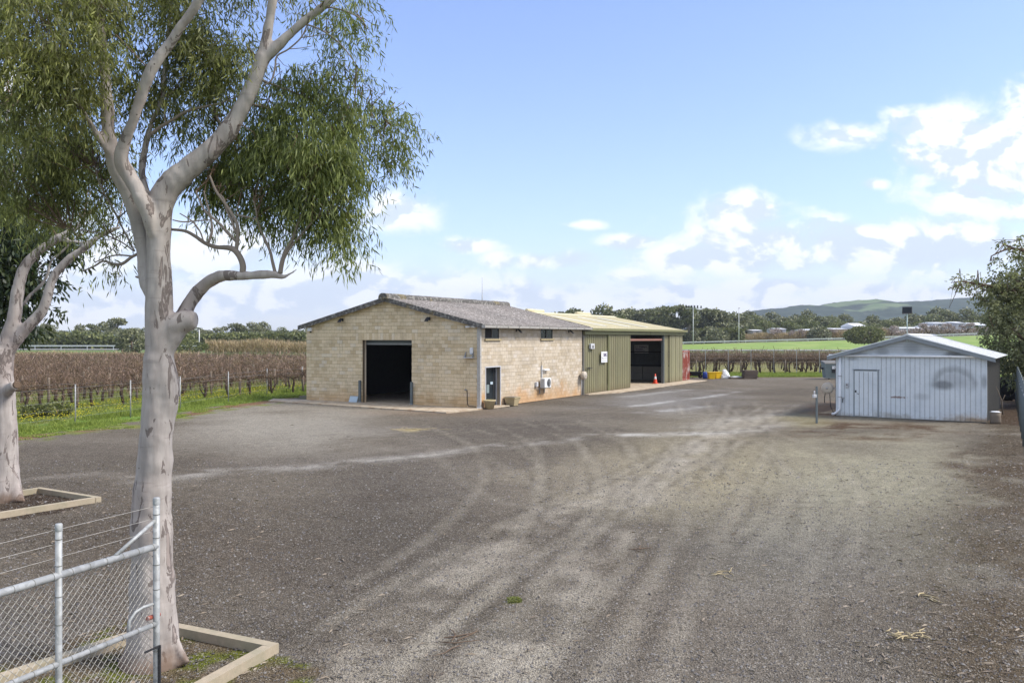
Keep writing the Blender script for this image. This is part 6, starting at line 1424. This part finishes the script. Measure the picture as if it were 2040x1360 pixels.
sticks('fallen_twigs', GP(895, 1280), 5, .5, 'dark fallen twigs on the wheel track, bottom centre', 'twigs', 4, .12)
sticks('fallen_twigs', GP(1440, 1142), 6, .3, 'tangle of thin straw-coloured twigs on the gravel, right of centre', 'twigs', 5, .14, .006, M_pot)
sticks('fallen_twigs', GP(1840, 1188), 4, .25, 'two pale bark curls lying together on the right of the yard', 'twigs', 6, .13, .01, M_pot)
sticks('fallen_twigs', GP(1267, 1096), 4, .28, 'small dark broken twig at the edge of the right wheel track', 'twigs', 7, .08)
sticks('straw_patch', GP(820, 857), 30, .5, 'thin patch of yellow straw on the gravel in front of the block workshop', 'straw', 8, .45, .008, M_pot)
bush('moss_tuft', GP(1023, 1197)+Vector((0, 0, -.02)), .13, .035, 700, .03, M_grassdry, 'small tuft of yellow-green moss in the middle of the gravel', 'moss', 64, stem=False)
# ------------------------------------------------------------------ distance
def far_tree(seed, hgt, wd, matl, style):
    g = np.random.default_rng(seed); root = thing('gum_tree', '', 'tree'); tb = MB(); P_ = []; nC = 11 if style != 'open' else 8
    tb.tube([(0, 0, -.5), (g.normal()*.3, 0, hgt*.35), (g.normal()*.6, 0, hgt*.6)], [.35, .28, .18], 5)
    for i in range(nC):
        a = g.uniform(0, 6.28); q = g.uniform(.1, 1)*wd*.5; z = hgt*(g.uniform(.50, .93) if style == 'open' else g.uniform(.3, .9)); z -= (q/(wd*.5))**2*hgt*.12
        c = np.array([math.cos(a)*q, math.sin(a)*q*.8, z]); tb.tube([(0, 0, hgt*.3), (c[0]*.6, c[1]*.6, z*.8), tuple(c)], [.18, .12, .05], 4, caps=False)
        r_ = wd*g.uniform(.14, .24); P_.append(ell_pts(200, c, (r_, r_, r_*(.42 if style == 'open' else .6)), g, .3))
    P_ = np.concatenate(P_); tb.build('trunk', M_barkfar, root)
    leaves_mesh('crown', P_, g.normal(size=P_.shape), g.uniform(.5, 1.1, len(P_))*hgt*.07, g.uniform(.6, 1.2, len(P_))*hgt*.024, matl, root, seed)
    kids(root); return root, hgt
FT = [far_tree(200, 15, 13, M_leaff, 'round'), far_tree(201, 15, 12, M_leaff, 'open'), far_tree(202, 14, 15, M_leaff, 'round'), far_tree(203, 10, 13, M_leaff2, 'round'), far_tree(204, 16, 12, M_leaff, 'open'), far_tree(205, 12, 12, M_leaff2, 'round')]
usedF = set()
ordn = ['first', 'second', 'third', 'fourth', 'fifth', 'sixth', 'seventh', 'eighth', 'ninth', 'tenth', 'eleventh', 'twelfth', 'thirteenth', 'fourteenth', 'fifteenth', 'sixteenth', 'seventeenth', 'eighteenth', 'nineteenth', 'twentieth']
def put_trees(tops, where, grp, Y0, zb, dY=18, back=False):
    for i, (px, py, k) in enumerate(tops):
        Y = Y0+R.uniform(0, dY); z_ = zb; top = H-(py-HY)*Y/F; root, hh = FT[k]; sc = max(.25, (top-z_)/hh/.86)
        lab = ('rear %s gum tree, %s from the left %s' if back else '%s gum, %s from left %s') % (['grey-green', 'open-crowned', 'broad dark', 'low olive', 'tall open-crowned', 'bushy olive'][k], ordn[i % 20], where)
        X = (px-CX)*Y/F
        if k not in usedF:
            usedF.add(k); root.location = (X, Y, z_); root.rotation_euler = (0, 0, R.uniform(0, 6)); root.scale = (sc*1.1, sc*1.1, sc); root['label'] = lab; root['group'] = grp
        else: copy_tree(root, (X, Y, z_), R.uniform(0, 6), (sc*R.uniform(.95, 1.3), sc*1.1, sc), lab, grp)
put_trees([(1052, 622, 1), (1085, 625, 0), (1120, 614, 4), (1142, 617, 2), (1170, 625, 0), (1198, 611, 2), (1222, 612, 4), (1240, 622, 0)], 'rising behind the cream roof', 'gum trees rising behind the cream roof', 330, 0)
put_trees([(1262, 618, 2), (1290, 608, 4), (1310, 607, 4), (1330, 622, 0), (1352, 612, 1), (1372, 610, 4)], 'between the cream roof and the floodlight tower', 'gum trees left of the floodlight tower', 335, 0)
put_trees([(1394, 622, 0), (1412, 618, 1), (1430, 619, 2), (1452, 616, 4), (1468, 617, 0)], 'between floodlight tower and white pole', 'gum trees between tower and pole', 345, 1)
put_trees([(1490, 622, 2), (1515, 632, 5), (1540, 624, 2), (1562, 626, 0), (1590, 632, 5), (1612, 621, 2), (1640, 624, 0), (1662, 632, 3), (1685, 628, 2), (1712, 636, 0), (1738, 630, 2), (1765, 632, 0), (1790, 634, 2)], 'in the treeline right of the white pole', 'gum trees in the belt below the hills', 400, 2, 50)
put_trees([(1815, 626, 2), (1838, 622, 0), (1862, 616, 2), (1885, 619, 2), (1905, 622, 0), (1930, 617, 2), (1955, 622, 0), (1985, 620, 2)], 'in the belt behind the pale shed', 'gum trees in the belt behind the pale shed', 410, 2, 50)
put_trees([(1385, 646, 3), (1420, 641, 5), (1445, 643, 3), (1500, 645, 5), (1530, 640, 3), (1575, 643, 5), (1610, 640, 3), (1655, 645, 5), (1690, 643, 3), (1720, 644, 5), (1755, 640, 3), (1800, 643, 5), (1840, 641, 3), (1880, 643, 5), (1925, 641, 3)], 'in the front belt right of the olive shed', 'low olive trees in the front belt', 372, 2.5, 20)
put_trees([(60, 650, 2), (95, 640, 0), (128, 655, 0), (160, 648, 2), (190, 643, 4), (222, 636, 1), (250, 652, 0), (275, 655, 2), (302, 648, 0)], 'behind the motorway, left of the near trunk', 'gum trees left of the near trunk', 300, 0, 40)
put_trees([(360, 655, 0), (385, 656, 5), (410, 653, 0), (435, 654, 2), (462, 646, 1), (480, 656, 0), (505, 644, 2), (525, 643, 2), (548, 654, 0), (572, 655, 5), (592, 652, 0), (615, 654, 2)], 'behind the reeds left of the workshop', 'gum trees left of the workshop', 305, 0, 40)
put_trees([(40, 668, 3), (110, 668, 5), (150, 670, 3), (205, 665, 5), (245, 668, 3), (345, 668, 5), (400, 666, 3), (450, 668, 3), (495, 664, 5), (540, 668, 3), (590, 668, 5)], 'in the scrub behind the left motorway', 'low scrub trees behind the left motorway', 285, 0, 10)
for k in range(6):
    if k not in usedF: print('UNUSED FT', k)
# understorey mass closing the base of the belts
def belt(name, x0, x1, Y, z0f, hgt, n, L, matl, label, cat, seed, dens=.35, up=.5):
    g = np.random.default_rng(seed); x = g.uniform(x0, x1, n); y = Y+g.uniform(-4, 4, n); prof = fbm(x*.12, x*0+seed, 4, seed)*.9+.35; z = g.uniform(0, 1, n)*hgt*prof
    P_ = np.stack([x, y, z+np.array([z0f(v) for v in x])], -1)
    me_o = leaves_mesh(name, P_, g.normal(size=P_.shape)*np.array([1, 1, .8])+np.array([0, 0, up]), g.uniform(.6, 1.3, n)*L, g.uniform(.6, 1.2, n)*L*dens, matl, None, seed)
    return tag(me_o, label, cat, kind='stuff')
belt('scrub', -190, -60, 284, lambda x: -.3, 5.5, 16000, 1.3, M_leaff2, 'low olive scrub behind the left motorway', 'scrub', 71)
belt('scrub', 5, 240, 366, EMBZ, 4.0, 22000, 1.2, M_leaff, 'dark scrub filling in below the far gum trees on the right', 'scrub', 72)
belt('dry_reeds', -73, -48, 206, lambda x: -.2, 2.6, 9000, 1.3, M_reed, 'tall dry tan reeds left of the block workshop beyond the vines', 'reeds', 73, .05, 3)
belt('dry_reeds', -150, -62, 170, lambda x: -.3, 1.0, 9000, .7, M_reed, 'low dry reeds and brush at the far left edge of the vines', 'reeds', 74, .07, 2)
belt('dry_reeds', -100, -45, 150, lambda x: -.3, .7, 7000, .6, M_grassdry, 'brown rank grass along the far edge of the left vineyard', 'reeds', 79, .07, 2)
belt('dry_reeds', 90, 150, 342, EMBZ, 3.6, 15000, 1.6, M_reed, 'tall tan reeds behind the upper road right of the white pole', 'reeds', 75, .05, 3)
belt('dry_reeds', 60, 205, 348, EMBZ, 2.4, 9000, 1.2, M_reed, 'thin dry reeds among the blossom trees on the upper road', 'reeds', 76, .06, 3)
belt('scrub', 58, 92, 341, EMBZ, 5.6, 9000, 1.1, M_leaff2, 'green roadside bushes just right of the olive shed end', 'scrub', 77)
belt('blossom_scrub', 140, 205, 346, EMBZ, 3.6, 7000, .7, M_bloss, 'pale pinkish blossom thicket behind the pale shed roof', 'scrub', 78)
# blossom trees
def blossom(seed):
    g = np.random.default_rng(seed); t = thing('blossom_tree', '', 'blossom tree'); b_ = MB(); b_.tube([(0, 0, -.1), (.1, 0, 1.3)], [.22, .16], 6); P_ = []
    for k in range(9):
        a = g.uniform(0, 6.28); q = g.uniform(1, 2.9); z = g.uniform(2.6, 4.3); b_.tube([(.1, 0, 1.2), (math.cos(a)*q*.5, math.sin(a)*q*.5, z*.65), (math.cos(a)*q, math.sin(a)*q, z)], [.12, .08, .03], 5); P_.append(ell_pts(110, (math.cos(a)*q, math.sin(a)*q, z+.2), (1.0, 1.0, .7), g, .1))
    b_.build('trunk', M_twig, t); P_ = np.concatenate(P_); leaves_mesh('crown', P_, g.normal(size=P_.shape), g.uniform(.3, .7, len(P_)), g.uniform(.05, .12, len(P_)), M_bloss, t, seed); kids(t); return t
bl = [blossom(300), blossom(301)]
bx = [(1430, 'right beside the green roadside bushes'), (1546, 'in front of the reeds, wide bare crown'), (1585, 'just right of the widest blossom tree'), (1661, 'by the dark round bush'), (1722, 'left of the small white shed'), (1737, 'above the left slope of the pale shed roof'), (1775, 'between white shed and pole'), (1850, 'in front of the long white building'), (1888, 'behind the right roof slope of the pale shed'), (1925, 'nearest the right-hand bushy tree')]
for i, (px, wh) in enumerate(bx):
    lab = 'pale pink blossom tree '+wh; X = (px-CX)*340/F; o = bl[i] if i < 2 else copy_tree(bl[i % 2], (0, 0, 0))
    o.location = (X, 340, EMBZ(X)-.1); o.rotation_euler = (0, 0, i*1.3); s_ = R.uniform(.9, 1.15); o.scale = (s_*1.1, s_, s_); o['label'] = lab; o['group'] = 'blossom trees along the upper road'
bush('round_bush', WP(1722, 684, 262), 6.2, 2.7, 5000, .7, M_leaff2, 'round olive bush on the bank behind the pale shed left roof slope', 'bush', 81)
bush('round_bush', WP(1632, 680, 338)+Vector((0, 0, -1)), 4.6, 3.6, 3000, .9, M_leaff, 'dark round bush among the reeds on the upper road', 'bush', 82)
bush('round_bush', WP(262, 702, 196), 3.4, 2.9, 3000, .6, M_leaff, 'dark bush at the foot of the left motorway light pole', 'bush', 83)
bush('round_bush', WP(1410, 690, 338)+Vector((0, 0, -1)), 8.5, 4.6, 6000, 1.0, M_leaff, 'big dark bush left of the tall white pole', 'bush', 84)
bush('round_bush', WP(378, 702, 200), 4.2, 1.6, 2000, .5, M_leaff2, 'low green bush at the foot of the pole right of the near trunk', 'bush', 85)
# poles
def pole(px, ytop, Y, zb, label, kind):
    X = (px-CX)*Y/F; top = H-(ytop-HY)*Y/F; t = thing('light_pole', label, 'light pole', (X, Y, zb)); h_ = top-zb
    MB().tube([(0, 0, 0), (0, 0, h_)], [.17, .11], 8).build('mast', M_pole, t)
    if kind == 'tower':
        MB().tube([(0, 0, h_), (0, 0, h_+1.2)], .1, 6).box(-3.0, 3.4, -.1, .1, h_-.5, h_-.3).build('crossarm', M_pole, t)
        for k in (-2.6, -1.6, -.6, .5, 1.6, 2.9): MB().box(k-.22, k+.22, -.3, .1, h_-.28, h_+.2+abs(math.sin(k*3))*.5).build('lamp', M_dark, t)
    elif kind == 'arm': MB().tube([(0, 0, h_), (.3, -.8, h_+.35), (.5, -2.2, h_+.45)], .07, 6).build('arm', M_pole, t); MB().box(.3, .7, -3.0, -2.1, h_+.38, h_+.52).build('lamp', M_dark, t)
    else: MB().box(-.2, .2, -.9, .1, h_, h_+.12).build('lamp', M_dark, t)
pole(1381, 612, 318, .6, 'tall floodlight tower with crossarm of lamps right of the cream roof', 'tower')
pole(1472, 614, 326, 1.5, 'tall thin white light pole on the green bank', 'plain'); pole(397, 655, 210, 0, 'white light pole just right of the near gum trunk', 'plain'); pole(264, 657, 200, 0, 'white light pole left of the near gum trunk with dark bush at its foot', 'plain')
# far buildings
def farshed(px0, px1, yt, yb, Y, label, roofm, wallm, door=None, rise=.25, name='far_shed', dep=14):
    Y = 344+(Y*7) % 11
    x0, x1 = (px0-CX)*Y/F, (px1-CX)*Y/F; zt, zb = H-(yt-HY)*Y/F, H-(yb-HY)*Y/F; w_ = x1-x0; h_ = zt-zb; t = thing(name, label, 'building', (x0, Y, zb)); r_ = h_*rise
    MB().box(0, w_, 0, dep, -2, h_-r_).build('wall', wallm, t); MB().prism([(-.3, h_-r_), (dep/2, h_), (dep+.3, h_-r_)], 'x', -.3, w_+.3).build('roof', roofm, t)
    n = max(1, int(w_/5)); 
    for k in range(n): MB().box(w_*(k+.3)/n, w_*(k+.6)/n, -.05, .0, .1, (h_-r_)*.6).build('door', M_shedtrim if k % 2 else M_steelgrey, t)
    return t
farshed(1340, 1392, 651, 667, 348, 'long low white-roofed farm shed beyond the olive shed end', M_white, M_signg)
farshed(1446, 1476, 648, 668, 360, 'house with a pale teal roof left of the tall white pole', M_teal, M_signg, name='far_house')
farshed(1425, 1450, 652, 666, 362, 'small white-roofed outbuilding left of the teal-roofed house', M_white, M_signg)
farshed(1500, 1518, 656, 664, 365, 'low white-roofed unit seen between blossom and reeds', M_white, M_signg)
farshed(1548, 1566, 653, 662, 368, 'white caravan-like unit above the widest blossom tree', M_white, M_signg); farshed(1605, 1630, 655, 664, 368, 'low white roof left of the dark round bush', M_white, M_signg)
farshed(1702, 1724, 643, 668, 352, 'tall plain white shed directly behind the round olive bush', M_white, M_pvc)
farshed(1796, 1840, 651, 662, 372, 'long low white-roofed factory right of the gable floodlight pole', M_white, M_signg); farshed(1848, 1898, 647, 662, 372, 'large white ribbed greenhouse roof behind the pale shed', M_white, M_bluesheet)
farshed(1862, 1886, 641, 650, 380, 'small white roof peeping above the ribbed greenhouse', M_white, M_signg); farshed(1905, 1922, 640, 652, 384, 'distant white gable left of the rightmost white shed', M_white, M_signg); farshed(1942, 1965, 642, 664, 366, 'white square shed partly hidden by the right-hand bushy tree', M_white, M_bluesheet)
farshed(1660, 1690, 653, 662, 376, 'low white roof between the dark bush and the tall white shed', M_white, M_signg)
# thin air: pale even haze over the whole site
hz = MB().box(-6400, 6400, -180, 7600, -2.0, 420).build('haze', None)
hm = bpy.data.materials.new('haze'); hm.use_nodes = True; hn = NT(hm.node_tree); hn.n.clear(); ho = hn.new('ShaderNodeOutputMaterial'); hv = hn.new('ShaderNodeVolumePrincipled')
hv.inputs['Density'].default_value = .00013; hv.inputs['Color'].default_value = (.80, .88, 1, 1); hv.inputs['Anisotropy'].default_value = 0.0
hn.l.new(hv.outputs[0], ho.inputs['Volume']); hz.data.materials.clear(); hz.data.materials.append(hm)
tag(hz, 'thin pale blue haze over the whole site and the far hills', 'haze', kind='stuff')
for o in COL.objects:
    if len(str(o.get('label', '')).split()) > 16: print('LONG', o['label'])
print('tris', sum(len(o.data.loops)-2*len(o.data.polygons) for o in COL.objects if o.type == 'MESH' and o.data), 'objs', len(COL.objects))
